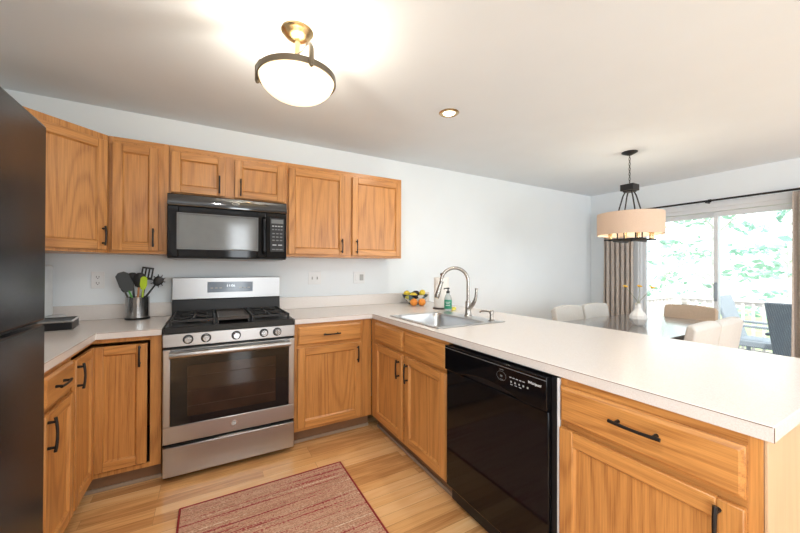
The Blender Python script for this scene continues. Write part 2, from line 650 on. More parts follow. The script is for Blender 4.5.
def dup(root, loc=None, rz=None, label=None, scale=None):
    def cp(o, par):
        c = o.copy()
        COL.objects.link(c)
        if par is not None:
            c.parent = par
        for ch in o.children:
            cp(ch, c)
        return c
    r = cp(root, None)
    if loc is not None:
        r.location = loc
    if rz is not None:
        r.rotation_euler = (0, 0, rz)
    if label:
        r['label'] = label
    if scale:
        r.scale = scale
    return r


def text_mesh(name, txt, size, mat, parent, loc, rot, align='CENTER', ext=0.0004, shear=0.0):
    cu = bpy.data.curves.new(name, 'FONT')
    cu.body = txt
    cu.size = size
    cu.extrude = ext
    cu.align_x = align
    cu.align_y = 'CENTER'
    cu.shear = shear
    tmp = bpy.data.objects.new('tmp_text', cu)
    COL.objects.link(tmp)
    dg = bpy.context.evaluated_depsgraph_get()
    me = bpy.data.meshes.new_from_object(tmp.evaluated_get(dg))
    bpy.data.objects.remove(tmp)
    me.name = name
    me.materials.clear()
    me.materials.append(MAT[mat])
    o = bpy.data.objects.new(name, me)
    COL.objects.link(o)
    o.parent = parent
    o.location = loc
    o.rotation_euler = rot
    return o


# ------------------------------------------------------------------ the room
XL, XR, YB, YF, ZC = -0.93, 5.37, 0.0, -5.6, 2.394
struct(MB().box(XL - 0.1, XR + 0.1, YF - 0.1, YB + 0.1, -0.08, 0).build('floor', 'floor', smooth=False))
struct(MB().box(XL - 0.1, XR + 0.1, YF - 0.1, YB + 0.1, ZC, ZC + 0.1).build('ceiling', 'ceiling', smooth=False))
struct(MB().box(XL - 0.1, XR + 0.1, YB, YB + 0.1, 0, ZC).build('wall_back', 'wall', smooth=False))
struct(MB().box(XL - 0.1, XL, -3.65, YB, 0, ZC).box(XL - 0.1, XL, YF - 0.1, -5.25, 0, ZC).box(XL - 0.1, XL, -5.25, -3.65, 0, 0.50).box(XL - 0.1, XL, -5.25, -3.65, 2.20, ZC).build('wall_left', 'wall', smooth=False))
m = MB()
for y0, y1, z0, z1 in ((-5.25, -5.20, 0.5, 2.2), (-3.70, -3.65, 0.5, 2.2), (-5.20, -3.70, 0.5, 0.55), (-5.20, -3.70, 2.15, 2.2), (-4.47, -4.43, 0.55, 2.15)):
    m.box(XL - 0.045, XL + 0.015, y0, y1, z0, z1)
struct(m.build('window_3', 'trim', bevel=0.003))  # frame of the added side window, never in view
DY0, DY1, DZ = -2.30, -0.66, 2.0     # the patio door opening
struct(MB().box(XR, XR + 0.12, DY1, YB, 0, ZC).box(XR, XR + 0.12, YF - 0.1, DY0, 0, ZC).box(XR, XR + 0.12, DY0, DY1, DZ, ZC).build('wall_right', 'wall', smooth=False))
wf = MB()
for x0, x1, z0, z1 in ((XL - 0.1, 0.57, 0, ZC), (0.57, 1.01, 0, 0.28), (0.57, 1.01, 2.22, ZC), (1.01, 2.1, 0, ZC), (2.1, 5.1, 0, 0.28), (2.1, 5.1, 2.22, ZC), (5.1, XR + 0.1, 0, ZC)):
    wf.box(x0, x1, YF - 0.1, YF, z0, z1)
struct(wf.build('wall_front', 'wall_dimmed', smooth=False))
for k, (x0, x1) in enumerate(((0.57, 1.01), (2.1, 5.1))):  # the wide second one is assumed, put in for its fill light
    m = MB()
    m.box(x0, x0 + 0.05, YF - 0.08, YF + 0.015, 0.28, 2.22).box(x1 - 0.05, x1, YF - 0.08, YF + 0.015, 0.28, 2.22)
    m.box(x0 + 0.05, x1 - 0.05, YF - 0.08, YF + 0.015, 0.28, 0.33).box(x0 + 0.05, x1 - 0.05, YF - 0.08, YF + 0.015, 2.17, 2.22)
    xm = (x0 + x1) / 2
    if k == 1:
        m.box(xm - 0.03, xm + 0.03, YF - 0.04, YF + 0.015, 0.33, 2.17)
    struct(m.build('window_%d' % (k + 1), 'trim', bevel=0.003))
struct(MB().box(2.36, XR - 0.002, -0.015, -0.001, 0.001, 0.10).build('baseboard_back', 'trim', bevel=0.004))
struct(MB().box(XR - 0.015, XR - 0.001, DY1 + 0.08, -0.016, 0.001, 0.10).box(XR - 0.015, XR - 0.001, YF, DY0 - 0.08, 0.001, 0.10).build('baseboard_right', 'trim', bevel=0.004))

# patio door: casing, frame, two sashes with panes, handle
dr = struct(bpy.data.objects.new('door_1', None))
COL.objects.link(dr)
dr.location = (XR, (DY0 + DY1) / 2, 0)
hw = (DY1 - DY0) / 2
m = MB()
for s in (-1, 1):
    a, b = sorted((s * hw, s * (hw - 0.030)))
    m.box(0.0, 0.11, a, b, 0, DZ)
m.box(0.0, 0.11, -hw + 0.030, hw - 0.030, DZ - 0.05, DZ)
m.box(0.0, 0.11, -hw + 0.030, hw - 0.030, 0, 0.03)
for s in (-1, 1):
    a, b = sorted((s * (hw - 0.005), s * (hw + 0.055)))
    m.box(-0.014, -0.001, a, b, 0.001, DZ + 0.06)
m.box(-0.014, -0.001, -hw + 0.005, hw - 0.005, DZ - 0.005, DZ + 0.06)
m.build('door_frame', 'vinyl', dr, bevel=0.003)
for k, (y0, y1, x0) in enumerate(((-0.005, hw - 0.032, 0.06), (-hw + 0.032, 0.030, 0.015))):
    m = MB()
    st = 0.036
    m.box(x0, x0 + 0.035, y0, y0 + st, 0.035, DZ - 0.055).box(x0, x0 + 0.035, y1 - st, y1, 0.035, DZ - 0.055)
    m.box(x0, x0 + 0.035, y0 + st, y1 - st, DZ - 0.055 - 0.055, DZ - 0.055).box(x0, x0 + 0.035, y0 + st, y1 - st, 0.035, 0.115)
    sash = m.build('sash', 'vinyl', dr, bevel=0.003)
    MB().box(x0 + 0.014, x0 + 0.020, y0 + st - 0.004, y1 - st + 0.004, 0.11, DZ - 0.106).build('pane', 'pane', sash, smooth=False)
    if k == 1:
        MB().box(x0 - 0.018, x0 - 0.001, y1 - 0.034, y1 - 0.004, 0.90, 1.12).box(x0 - 0.04, x0 - 0.018, y1 - 0.030, y1 - 0.008, 0.93, 1.09).build('door_handle', 'slate', sash, bevel=0.004)


# ------------------------------------------------------------------ cabinets
def pull(parent, c, length, vertical, y=-0.021, name='handle'):
    """arched black bar pull; C = (x, z) of its centre on a front at local depth y"""
    x, z = c
    h = length / 2
    pts = []
    for k in range(9):
        s = -1 + 2 * k / 8
        off = y - 0.022 - 0.006 * (1 - s * s)
        pts.append((x, off, z + s * h) if vertical else (x + s * h, off, z))
    m = MB().tube(pts, [0.0048 + 0.001 * abs(-1 + 2 * k / 8) for k in range(9)], 8)
    for s in (-0.74, 0.74):
        p = (x, y, z + s * h) if vertical else (x + s * h, y, z)
        m.tube([p, (p[0], y - 0.025, p[2])], [0.0062, 0.0046], 8)
    return m.build(name, 'handle', parent)


def door(parent, x0, x1, z0, z1, gz, gx, handle=None, fwid=0.052, y=-0.001, hl=0.125):
    """oak frame-and-panel door at the front plane; GZ / GX are the grain materials"""
    th = 0.02
    m = MB()
    m.mi = 0
    m.box(x0, x0 + fwid, y - th, y, z0, z1).box(x1 - fwid, x1, y - th, y, z0, z1)
    m.mi = 1
    m.box(x0 + fwid, x1 - fwid, y - th, y, z0, z0 + fwid).box(x0 + fwid, x1 - fwid, y - th, y, z1 - fwid, z1)
    d = m.build('door', [gz, gx], parent, bevel=0.0035)
    p = MB()
    p.mi = 0
    e = 0.0005
    a0, a1, b0, b1 = x0 + fwid + e, x1 - fwid - e, z0 + fwid + e, z1 - fwid - e
    p.box(a0, a1, y - th + 0.012, y - 0.003, b0, b1)
    # sloped sticking round the panel
    g = 0.007
    yo, yi = y - th + 0.003, y - th + 0.0118
    for (u0, u1, v0, v1, w0, w1, t0, t1) in ((a0, a1, b0, b0, a0 + g, a1 - g, b0 + g, b0 + g), (a0, a1, b1, b1, a0 + g, a1 - g, b1 - g, b1 - g)):
        vs = [p.bm.verts.new(q) for q in ((u0, yo, v0), (u1, yo, v1), (w1, yi, t1), (w0, yi, t0))]
        p._face(vs)
    for (u, w) in ((a0, a0 + g), (a1, a1 - g)):
        vs = [p.bm.verts.new(q) for q in ((u, yo, b0), (u, yo, b1), (w, yi, b1 - g), (w, yi, b0 + g))]
        p._face(vs)
    p.build('panel', [gz], d, smooth=False)
    if handle:
        pull(d, handle, hl, True, y - th)
    return d


def drawer(parent, x0, x1, z0, z1, gx, handle=True, hl=0.14, y=-0.001, name='drawer'):
    m = MB().box(x0, x1, y - 0.012, y, z0, z1)
    g = 0.011
    m.hexa([(x0 + 0.001, y - 0.012, z0 + 0.001), (x1 - 0.001, y - 0.012, z0 + 0.001), (x1 - 0.001, y - 0.012, z1 - 0.001), (x0 + 0.001, y - 0.012, z1 - 0.001),
            (x0 + g, y - 0.02, z0 + g), (x1 - g, y - 0.02, z0 + g), (x1 - g, y - 0.02, z1 - g), (x0 + g, y - 0.02, z1 - g)])
    d = m.build(name, gx, parent, bevel=0.002)
    if handle:
        pull(d, ((x0 + x1) / 2, (z0 + z1) / 2), hl, False, y - 0.02)
    return d


def carcass(parent, w, d, z0, z1, gz, top=False, x0=0.0, stiles=(0.026, 0.026)):
    t = 0.016
    m = MB()
    e = 0.026                                             # face frame: stiles, rails, field behind the fronts
    sl, sr = x0 + stiles[0], w - stiles[1]
    m.box(x0, sl, 0, 0.019, z0, z1).box(sr, w, 0, 0.019, z0, z1)
    m.mi = 1
    m.box(sl, sr, 0, 0.019, z0, z0 + e).box(sl, sr, 0, 0.019, z1 - e, z1)
    m.mi = 0 if top else 1
    m.box(sl, sr, 0, 0.019, z0 + e, z1 - e)
    m.mi = 0
    m.box(x0, x0 + t, 0.019, d, z0, z1).box(w - t, w, 0.019, d, z0, z1)
    m.box(x0 + t, w - t, 0.019, d, z0, z0 + t)
    if top:
        m.box(x0 + t, w - t, 0.019, d, z1 - t, z1)
    m.box(x0 + t, w - t, d - 0.006, d, z0 + t, z1 - (t if top else 0))
    return m.build('body', [gz, 'oak_x'], parent, bevel=0.0008)


BT = 0.8755
G = ('oak_z', 'oak_x')


def base_cab(label, loc, rz, w, d=0.60, stiles=(0.026, 0.026)):
    c = thing('base_cabinet', label, 'cabinet', loc, rz, 'oak base cabinets')
    carcass(c, w, d, 0.105, BT, 'oak_z', stiles=stiles)
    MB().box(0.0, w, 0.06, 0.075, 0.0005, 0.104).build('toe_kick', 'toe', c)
    MB().box(0.0, w, 0.048, 0.0595, 0.0005, 0.022).build('shoe_strip', 'shoe', c, bevel=0.003)
    return c


def upper_cab(label, loc, rz, w, z0, z1, d=0.303, group='oak wall cabinets'):
    c = thing('wall_cabinet', label, 'cabinet', loc, rz, group)
    carcass(c, w, d, z0, z1, 'oak_z', top=True)
    return c


# --- base run beside the range
c = base_cab('oak base cabinet with one drawer between the steel range and the inner corner', (0.768, -0.61, 0), 0, 0.60, stiles=(0.026, 0.092))
drawer(c, 0.020, 0.510, 0.722, 0.855, 'oak_x', hl=0.13)
door(c, 0.020, 0.510, 0.130, 0.700, *G, handle=(0.474, 0.615))
# --- peninsula: sink base
PX = 1.372
c = base_cab('oak sink cabinet with two plain false drawer fronts over two doors', (PX, -0.612, 0), -PI / 2, 0.992, stiles=(0.094, 0.026))
drawer(c, 0.092, 0.512, 0.722, 0.855, 'oak_x', False, name='false_drawer_front')
drawer(c, 0.552, 0.984, 0.722, 0.855, 'oak_x', False, name='false_drawer_front')
door(c, 0.092, 0.512, 0.130, 0.700, *G, handle=(0.480, 0.60))
door(c, 0.552, 0.984, 0.130, 0.700, *G, handle=(0.590, 0.60))
# --- peninsula: end cabinet with the pale side panel
c = base_cab('oak end cabinet at the free end of the peninsula with a pale plain side', (PX, -2.272, 0), -PI / 2, 0.522)
d = drawer(c, 0.006, 0.495, 0.722, 0.850, 'oak_x', False)
pull(d, (0.262, 0.800), 0.140, False, -0.021)
door(c, 0.006, 0.495, 0.130, 0.700, *G, handle=(0.448, 0.628))
MB().box(0.523, 0.529, 0.0, 0.645, 0.002, BT).build('side_panel', 'oak_pale', c, bevel=0.001)
# --- the dining side of the peninsula
tag(MB().box(2.02, 2.034, -2.795, -0.012, 0.001, BT).build('peninsula_back_panel', 'oak_pale', bevel=0.001), 'pale oak panel closing the dining side under the peninsula counter', 'panel')

# --- corner base cabinet (L plan) with a folding pair of doors
c = thing('corner_base_cabinet', 'oak corner base cabinet with folding doors and a dark gap round one door', 'cabinet', (-0.322, -0.61, 0), 0, 'oak base cabinets')
m = MB()
t = 0.016
# local origin = the inner corner of the L; x to the range, -y to the fridge
m.box(0.262, 0.317, 0, 0.019, 0.105, BT)                 # stile by the range
m.box(0, 0.262, 0, 0.019, 0.850, BT).box(0, 0.262, 0, 0.019, 0.105, 0.130)
m.box(-0.019, 0, -0.335, 0.0, 0.850, BT).box(-0.019, 0, -0.335, 0.0, 0.105, 0.130)
m.box(-0.019, 0.0, -0.335, -0.318, 0.130, 0.850)
m.box(0.317 - t, 0.317, 0.019, 0.606, 0.105, BT)
m.box(-0.606, -0.019, -0.335, -0.319, 0.105, BT)
m.box(-0.606, 0.30, 0.600, 0.606, 0.105, BT).box(-0.606, -0.600, -0.302, 0.600, 0.105, BT)
m.build('body', 'oak_z', c, bevel=0.0015)
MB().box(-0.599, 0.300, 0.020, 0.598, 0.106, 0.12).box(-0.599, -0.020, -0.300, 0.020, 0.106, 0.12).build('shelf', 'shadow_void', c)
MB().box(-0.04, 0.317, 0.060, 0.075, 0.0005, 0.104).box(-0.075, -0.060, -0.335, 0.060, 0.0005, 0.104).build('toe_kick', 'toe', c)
MB().box(-0.048, 0.317, 0.048, 0.0595, 0.0005, 0.022).box(-0.0595, -0.048, -0.335, 0.0595, 0.0005, 0.022).build('shoe_strip', 'shoe', c, bevel=0.003)
door(c, 0.004, 0.250, 0.140, 0.834, *G, handle=(0.216, 0.768), fwid=0.05, hl=0.12)
# the second leaf faces the fridge side: an Empty-free part, built turned by its own rotation
d2 = door(c, -0.322, -0.024, 0.130, 0.838, 'oak_z', 'oak_x', handle=(-0.308, 0.758), fwid=0.05, hl=0.12)
d2.rotation_euler = (0, 0, PI / 2)

# --- left run
c = base_cab('narrow oak base cabinet with one drawer and one door beside the fridge', (-0.322, -1.275, 0), PI / 2, 0.328)
d = drawer(c, 0.004, 0.316, 0.722, 0.848, 'oak_x', False)
pull(d, (0.138, 0.790), 0.115, False, -0.021)
door(c, 0.004, 0.316, 0.130, 0.700, *G, handle=(0.022, 0.622), hl=0.135, fwid=0.048)
c = base_cab('oak base cabinet tucked behind the black fridge', (-0.322, -1.695, 0), PI / 2, 0.418)
drawer(c, 0.012, 0.406, 0.722, 0.848, 'oak_x')
door(c, 0.012, 0.406, 0.130, 0.700, *G, handle=(0.052, 0.615))

# --- wall cabinets
ZU0, ZU1 = 1.366, 2.108
c = upper_cab('oak wall cabinet with two tall doors above the plain counter by the range', (0.764, -0.306, 0), 0, 1.050, ZU0, ZU1)
door(c, 0.016, 0.488, 1.384, 2.066, *G, handle=(0.456, 1.462), hl=0.12)
door(c, 0.552, 1.036, 1.384, 2.066, *G, handle=(0.590, 1.462), hl=0.12)
c = upper_cab('short oak wall cabinet with two doors directly above the black microwave', (0.001, -0.306, 0), 0, 0.761, 1.768, ZU1)
door(c, 0.012, 0.340, 1.788, 2.066, *G, handle=(0.299, 1.866), hl=0.125)
door(c, 0.398, 0.746, 1.788, 2.066, *G, handle=(0.437, 1.862), hl=0.125)
c = upper_cab('narrow oak wall cabinet with one door next to the microwave', (-0.318, -0.306, 0), 0, 0.317, ZU0, ZU1)
door(c, 0.022, 0.262, 1.384, 2.066, *G, handle=(0.236, 1.470), hl=0.12)
# diagonal corner cabinet
c = thing('corner_wall_cabinet', 'oak corner wall cabinet set diagonally with one wide door above the fridge side', 'cabinet', (-0.625, -0.611, 0), PI / 4, 'oak wall cabinets')
L = 0.431
MB().prism([(0, 0), (L, 0), (L + 0.2128, 0.2128), (L / 2, 0.6435), (-0.2128, 0.2128)], ZU0, ZU1).build('body', 'oak_z', c, bevel=0.0015)
door(c, 0.012, 0.419, 1.384, 2.066, *G, handle=(0.392, 1.470), fwid=0.055, hl=0.12)

# ------------------------------------------------------------------ countertops
CZ0, CZ1 = 0.876, 0.914
XC, XF, YE = 1.366, 2.335, -2.813
ct = thing('countertop', 'long pale laminate counter running from the range around the peninsula', 'countertop', (0, 0, 0))
xs = [0.766, XC, 1.452, 1.845, XF]
ys = [YE, -1.405, -0.852, -0.635, -0.002]


def in_l(i, j):
    if i == 0:
        return j == 3
    return not (i == 2 and j == 1)


m = MB().grid_slab(xs, ys, in_l, CZ0, CZ1)
m.build('top', 'counter', ct, bevel=0.002)
MB().box(0.766, XF, -0.020, -0.002, CZ1, 1.016).build('backsplash', 'counter', ct, bevel=0.003)
# dark seam along the laminate edge
MB().box(XC - 0.0006, XC, YE + 0.003, -0.638, CZ1 - 0.0035, CZ1 - 0.0015).box(XC - 0.0006, XC + 0.0012, YE - 0.0006, YE + 0.0006, CZ0 + 0.001, CZ1 - 0.002).box(0.768, XC - 0.003, -0.6356, -0.6350, CZ1 - 0.0035, CZ1 - 0.0015).build('edge_seam', 'seam', ct, smooth=False)
ct = thing('countertop', 'short pale laminate corner counter between the fridge and the range', 'countertop', (0, 0, 0))
MB().grid_slab([XL + 0.002, -0.299, -0.003], [-1.697, -0.635, -0.002], lambda i, j: not (i == 1 and j == 0), CZ0, CZ1).build('top', 'counter', ct, bevel=0.002)
MB().box(XL + 0.002, -0.003, -0.020, -0.002, CZ1, 1.016).box(XL + 0.002, XL + 0.020, -1.697, -0.020, CZ1, 1.016).build('backsplash', 'counter', ct, bevel=0.003)
MB().box(-0.2990, -0.2984, -1.695, -0.638, CZ1 - 0.0035, CZ1 - 0.0015).box(-0.296, -0.005, -0.6356, -0.6350, CZ1 - 0.0035, CZ1 - 0.0015).build('edge_seam', 'seam', ct, smooth=False)

# ------------------------------------------------------------------ range
rg = thing('gas_range', 'stainless steel gas range with black glass oven door', 'range', (0.003, 0, 0))
RW = 0.756
YD = -0.668          # door front
MB().box(0, RW, -0.630, -0.022, 0.035, 0.885).build('body', 'black_satin', rg, bevel=0.004)
for x in (0.05, RW - 0.05):
    for y in (-0.58, -0.08):
        MB().tube([(x, y, 0.0), (x, y, 0.036)], 0.018, 12).build('foot', 'black_satin', rg)
# drawer
m = MB()
m.box(0.002, RW - 0.002, YD, -0.631, 0.036, 0.212)
dw = m.build('storage_drawer', 'steel', rg, bevel=0.006)
MB().box(0.29, 0.47, YD - 0.006, YD - 0.0005, 0.2145, 0.220).build('drawer_grip', 'steel', dw, bevel=0.001)
# oven door: steel frame round black glass, bowed bar handle
m = MB()
wz0, wz1, wx0, wx1 = 0.335, 0.758, 0.040, RW - 0.040
m.box(0.002, RW - 0.002, YD, -0.632, 0.232, wz0)
m.box(0.002, wx0, YD, -0.632, wz0, 0.790).box(wx1, RW - 0.002, YD, -0.632, wz0, 0.790)
m.box(wx0, wx1, YD, -0.632, wz1 + 0.012, 0.790)
od = m.build('oven_door', 'steel', rg, bevel=0.004)
gl = MB().box(wx0, wx1, YD + 0.001, -0.634, wz0, wz1 + 0.012).build('glass', 'glass_dark', od, bevel=0.002)
MB().box(wx0 + 0.085, wx1 - 0.085, YD - 0.0002, YD + 0.001, wz0 + 0.045, wz1 - 0.075).build('oven_window', 'oven_in', od, smooth=False)
m = MB()
for z in (0.44, 0.53, 0.62):
    m.tube([(wx0 + 0.09, YD - 0.0006, z), (wx1 - 0.09, YD - 0.0006, z)], 0.0012, 6)
m.build('oven_rack', 'rack', od)
pts = []
for k in range(17):
    s = -1 + 2 * k / 16
    pts.append((RW / 2 + s * 0.340, YD - 0.040 - 0.016 * (1 - s * s), 0.762 + 0.004 * (1 - s * s)))
m = MB().tube(pts, 0.0195, 18)
for s in (-0.94, 0.94):
    m.tube([(RW / 2 + s * 0.340, YD - 0.001, 0.765), (RW / 2 + s * 0.340, YD - 0.041, 0.765)], 0.011, 12)
m.build('door_handle', 'steel', od)
bd = MB().tube([(RW / 2, YD - 0.0005, 0.286), (RW / 2, YD - 0.003, 0.286)], 0.019, 28).build('maker_badge', 'chrome', od, bevel=0.001)
MB().tube([(RW / 2, YD - 0.003, 0.286), (RW / 2, YD - 0.0034, 0.286)], 0.0155, 28).build('badge_face', 'plug', od)
text_mesh('badge_letters', 'GE', 0.017, 'ink_white', od, (RW / 2, YD - 0.0038, 0.286), (PI / 2, 0, 0), shear=0.25)
# control panel, slightly raked
m = MB()
m.hexa([(0.0, -0.664, 0.803), (RW, -0.664, 0.803), (RW, -0.62, 0.803), (0.0, -0.62, 0.803),
        (0.0, -0.661, 0.880), (RW, -0.661, 0.880), (RW, -0.60, 0.880), (0.0, -0.60, 0.880)])
cp = m.build('control_panel', 'steel', rg, bevel=0.003)
for x in (0.128, 0.222, 0.390, 0.556, 0.640):
    m = MB().lathe([(0.0, 0.030), (0.017, 0.030), (0.0195, 0.026), (0.021, 0.006), (0.021, 0.0), (0, 0)], seg=24)
    m.box(-0.0045, 0.0045, -0.019, 0.019, 0.030, 0.038)
    MB().lathe([(0.0215, 0.003), (0.027, 0.003), (0.028, 0.0), (0.0215, 0.0), (0.0215, 0.003)], seg=28).build('knob_ring', 'black_satin', cp, loc=(x, -0.6626, 0.842), rot=(PI / 2 - 0.04, 0, 0))
    m.build('knob', 'steel_v', cp, bevel=0.0008, loc=(x, -0.6626, 0.842), rot=(PI / 2 - 0.04, 0, 0))
# cooktop tray with raked front lip
m = MB()
m.hexa([(0.0, -0.664, 0.882), (RW, -0.664, 0.882), (RW, -0.095, 0.882), (0.0, -0.095, 0.882),
        (0.006, -0.640, 0.918), (RW - 0.006, -0.640, 0.918), (RW - 0.006, -0.095, 0.925), (0.006, -0.095, 0.925)])
m.build('cooktop', 'black_satin', rg, bevel=0.005)
# burners
for x, y, r in ((0.15, -0.47, 0.045), (0.15, -0.23, 0.038), (RW - 0.15, -0.47, 0.048), (RW - 0.15, -0.23, 0.036)):
    m = MB().lathe([(0, 0.018), (r * 0.72, 0.018), (r * 0.8, 0.014), (r * 0.8, 0.008), (r, 0.006), (r, 0), (0, 0)], (x, y, 0.9225), 24)
    m.build('burner', 'black_iron', rg)
# grates: frame bars and fingers
for x0, x1 in ((0.028, 0.272), (RW - 0.272, RW - 0.028)):
    m = MB()
    zt = 0.957
    y0, y1 = -0.622, -0.118
    for x in (x0, x1 - 0.014):
        m.box(x, x + 0.014, y0, y1, zt - 0.016, zt)
    for y in (y0, (y0 + y1) / 2 - 0.007, y1 - 0.014):
        m.box(x0 + 0.014, x1 - 0.014, y, y + 0.014, zt - 0.016, zt - 0.001)
    for yc in (-0.47, -0.23):
        for a in range(4):
            ang = PI / 4 + a * PI / 2
            cx, cy = (x0 + x1) / 2, yc
            m.tube([(cx + 0.025 * math.cos(ang), cy + 0.025 * math.sin(ang), zt - 0.004), (cx + 0.14 * math.cos(ang) * 0.78, cy + 0.12 * math.sin(ang) * 0.8, zt - 0.006)], 0.006, 6)
        m.box(x0 + 0.014, x1 - 0.014, yc - 0.005, yc + 0.005, zt - 0.013, zt - 0.002)
        m.box(cx - 0.005, cx + 0.005, yc - 0.11, yc + 0.11, zt - 0.012, zt - 0.003)
    for x in (x0 + 0.007, x1 - 0.007):
        for y in (y0 + 0.007, y1 - 0.007):
            m.box(x - 0.007, x + 0.007, y - 0.007, y + 0.007, 0.916, zt - 0.016)
    m.build('grate', 'black_iron', rg, bevel=0.002)
m = MB().box(0.284, 0.472, -0.615, -0.122, 0.938, 0.952)
for y in (-0.615, -0.130):
    m.box(0.284, 0.472, y, y + 0.008, 0.952, 0.958)
for x in (0.284, 0.464):
    m.box(x, x + 0.008, -0.607, -0.130, 0.952, 0.958)
    for y in (-0.60, -0.14):
        m.box(x, x + 0.008, y - 0.006, y + 0.006, 0.916, 0.938)
m.build('griddle', 'griddle', rg, bevel=0.002)
# backguard
m = MB()
m.hexa([(0.0, -0.094, 0.915), (RW, -0.094, 0.915), (RW, -0.022, 0.915), (0, -0.022, 0.915), (0.0, -0.080, 1.034), (RW, -0.080, 1.034), (RW, -0.022, 1.034), (0, -0.022, 1.034)])
bg = m.build('backguard', 'black_satin', rg, bevel=0.002)
m = MB()
m.hexa([(-0.001, -0.098, 1.036), (RW + 0.001, -0.098, 1.036), (RW + 0.001, -0.022, 1.036), (-0.001, -0.022, 1.036),
        (-0.001, -0.092, 1.200), (RW + 0.001, -0.092, 1.200), (RW + 0.001, -0.022, 1.200), (-0.001, -0.022, 1.200)])
bp = m.build('backguard_panel', 'steel', rg, bevel=0.004)
rk = math.atan2(0.006, 0.164)
m = MB().box(-0.160, 0.160, -0.0015, 0.001, -0.040, 0.040)
m.build('display', 'display', bp, bevel=0.004, loc=(0.385, -0.0950, 1.125), rot=(-rk, 0, 0))
text_mesh('display_digits', '11:06', 0.028, 'digits', bp, (0.385, -0.0975, 1.134), (PI / 2 - rk, 0, 0))
for i, x in enumerate((0.255, 0.285, 0.315, 0.455, 0.485, 0.515)):
    MB().box(-0.009, 0.009, -0.0022, -0.0016, -0.004, 0.004).build('touch_key', 'plug', bp, loc=(x, -0.0950, 1.118), rot=(-rk, 0, 0))

# ------------------------------------------------------------------ microwave
mw = thing('microwave', 'black microwave mounted above the steel range', 'microwave', (0.0005, -0.022, 0))
MW = 0.747
MB().box(0, MW, -0.375, 0.020, 1.337, 1.764).build('body', 'black_satin', mw, bevel=0.003)
m = MB()
m.prism([(-0.376, 1.684), (-0.410, 1.684), (-0.413, 1.692), (-0.3965, 1.757), (-0.388, 1.764), (-0.376, 1.764)], 0.0, MW, 'x')
vent = m.build('vent_hood', 'black_mirror', mw, bevel=0.001)
m = MB().tube([(0, 0.002, 0), (0, -0.0012, 0)], 0.0105, 24)
for v in m.bm.verts:
    v.co.x *= 2.3
bdg = m.build('maker_badge', 'chrome', vent, loc=(0.400, -0.4055, 1.7245), rot=(-0.25, 0, 0))
m = MB().tube([(0, -0.0013, 0), (0, -0.0016, 0)], 0.0085, 24)
for v in m.bm.verts:
    v.co.x *= 2.45
m.build('badge_face', 'ink_grey', vent, loc=(0.400, -0.4055, 1.7245), rot=(-0.25, 0, 0))
m = MB()
m.box(0.0, 0.060, -0.402, -0.377, 1.345, 1.680).box(0.540, 0.600, -0.402, -0.377, 1.345, 1.680)
m.box(0.060, 0.540, -0.402, -0.377, 1.345, 1.405).box(0.060, 0.540, -0.402, -0.377, 1.630, 1.680)
md = m.build('door', 'black_gloss', mw, bevel=0.004)
MB().box(0.060, 0.540, -0.397, -0.379, 1.405, 1.630).build('window', 'micro_glass', md, smooth=False)
m = MB()
for x0, x1, z0, z1 in ((0.052, 0.548, 1.396, 1.404), (0.052, 0.548, 1.631, 1.639), (0.052, 0.060, 1.404, 1.631), (0.540, 0.548, 1.404, 1.631)):
    m.box(x0, x1, -0.4045, -0.4015, z0, z1)
m.build('window_trim', 'ink_grey', md, bevel=0.001)
pts = [(0.585, -0.404, 1.385), (0.585, -0.432, 1.40), (0.585, -0.436, 1.51), (0.585, -0.432, 1.625), (0.585, -0.404, 1.64)]
MB().tube(pts, 0.011, 12).build('door_handle', 'black_gloss', md)
MB().box(0.603, MW, -0.402, -0.377, 1.345, 1.680).build('control_panel', 'black_gloss', mw, bevel=0.004)
kp = MB().box(0.630, 0.730, -0.4035, -0.4022, 1.395, 1.645).build('keypad', 'black_satin', mw, bevel=0.0005)
MB().box(0.638, 0.722, -0.4042, -0.4036, 1.605, 1.635).build('display', 'ink_grey', kp)
rows = ((1.585, 4, 0.014), (1.560, 4, 0.014), (1.530, 3, 0.018), (1.505, 3, 0.018), (1.480, 3, 0.018), (1.445, 2, 0.028), (1.412, 3, 0.022))
for ri, (z, n, w) in enumerate(rows):
    for i in range(n):
        x = 0.680 + (i - (n - 1) / 2) * (0.080 / n)
        MB().box(x - w / 2, x + w / 2, -0.4042, -0.4036, z - 0.004, z + 0.004).build('key', 'ink_mid' if ri in (0, 5) else 'ink_grey', kp)
MB().box(0.02, MW - 0.02, -0.36, 0.0, 1.331, 1.3365).build('underside_grille', 'plug', mw, bevel=0.001)

# ------------------------------------------------------------------ dishwasher
dwr = thing('dishwasher', 'black built in dishwasher under the peninsula counter', 'dishwasher', (PX, -1.606, 0), -PI / 2)
DW = 0.653
MB().box(0.004, DW - 0.004, 0.02, 0.58, 0.03, 0.868).build('body', 'black_satin', dwr)
MB().box(0.012, DW - 0.02, 0.045, 0.058, 0.001, 0.115).build('toe_kick', 'black_satin', dwr)
MB().box(0.004, DW - 0.024, -0.020, 0.019, 0.118, 0.735).build('door', 'black_gloss', dwr, bevel=0.005)
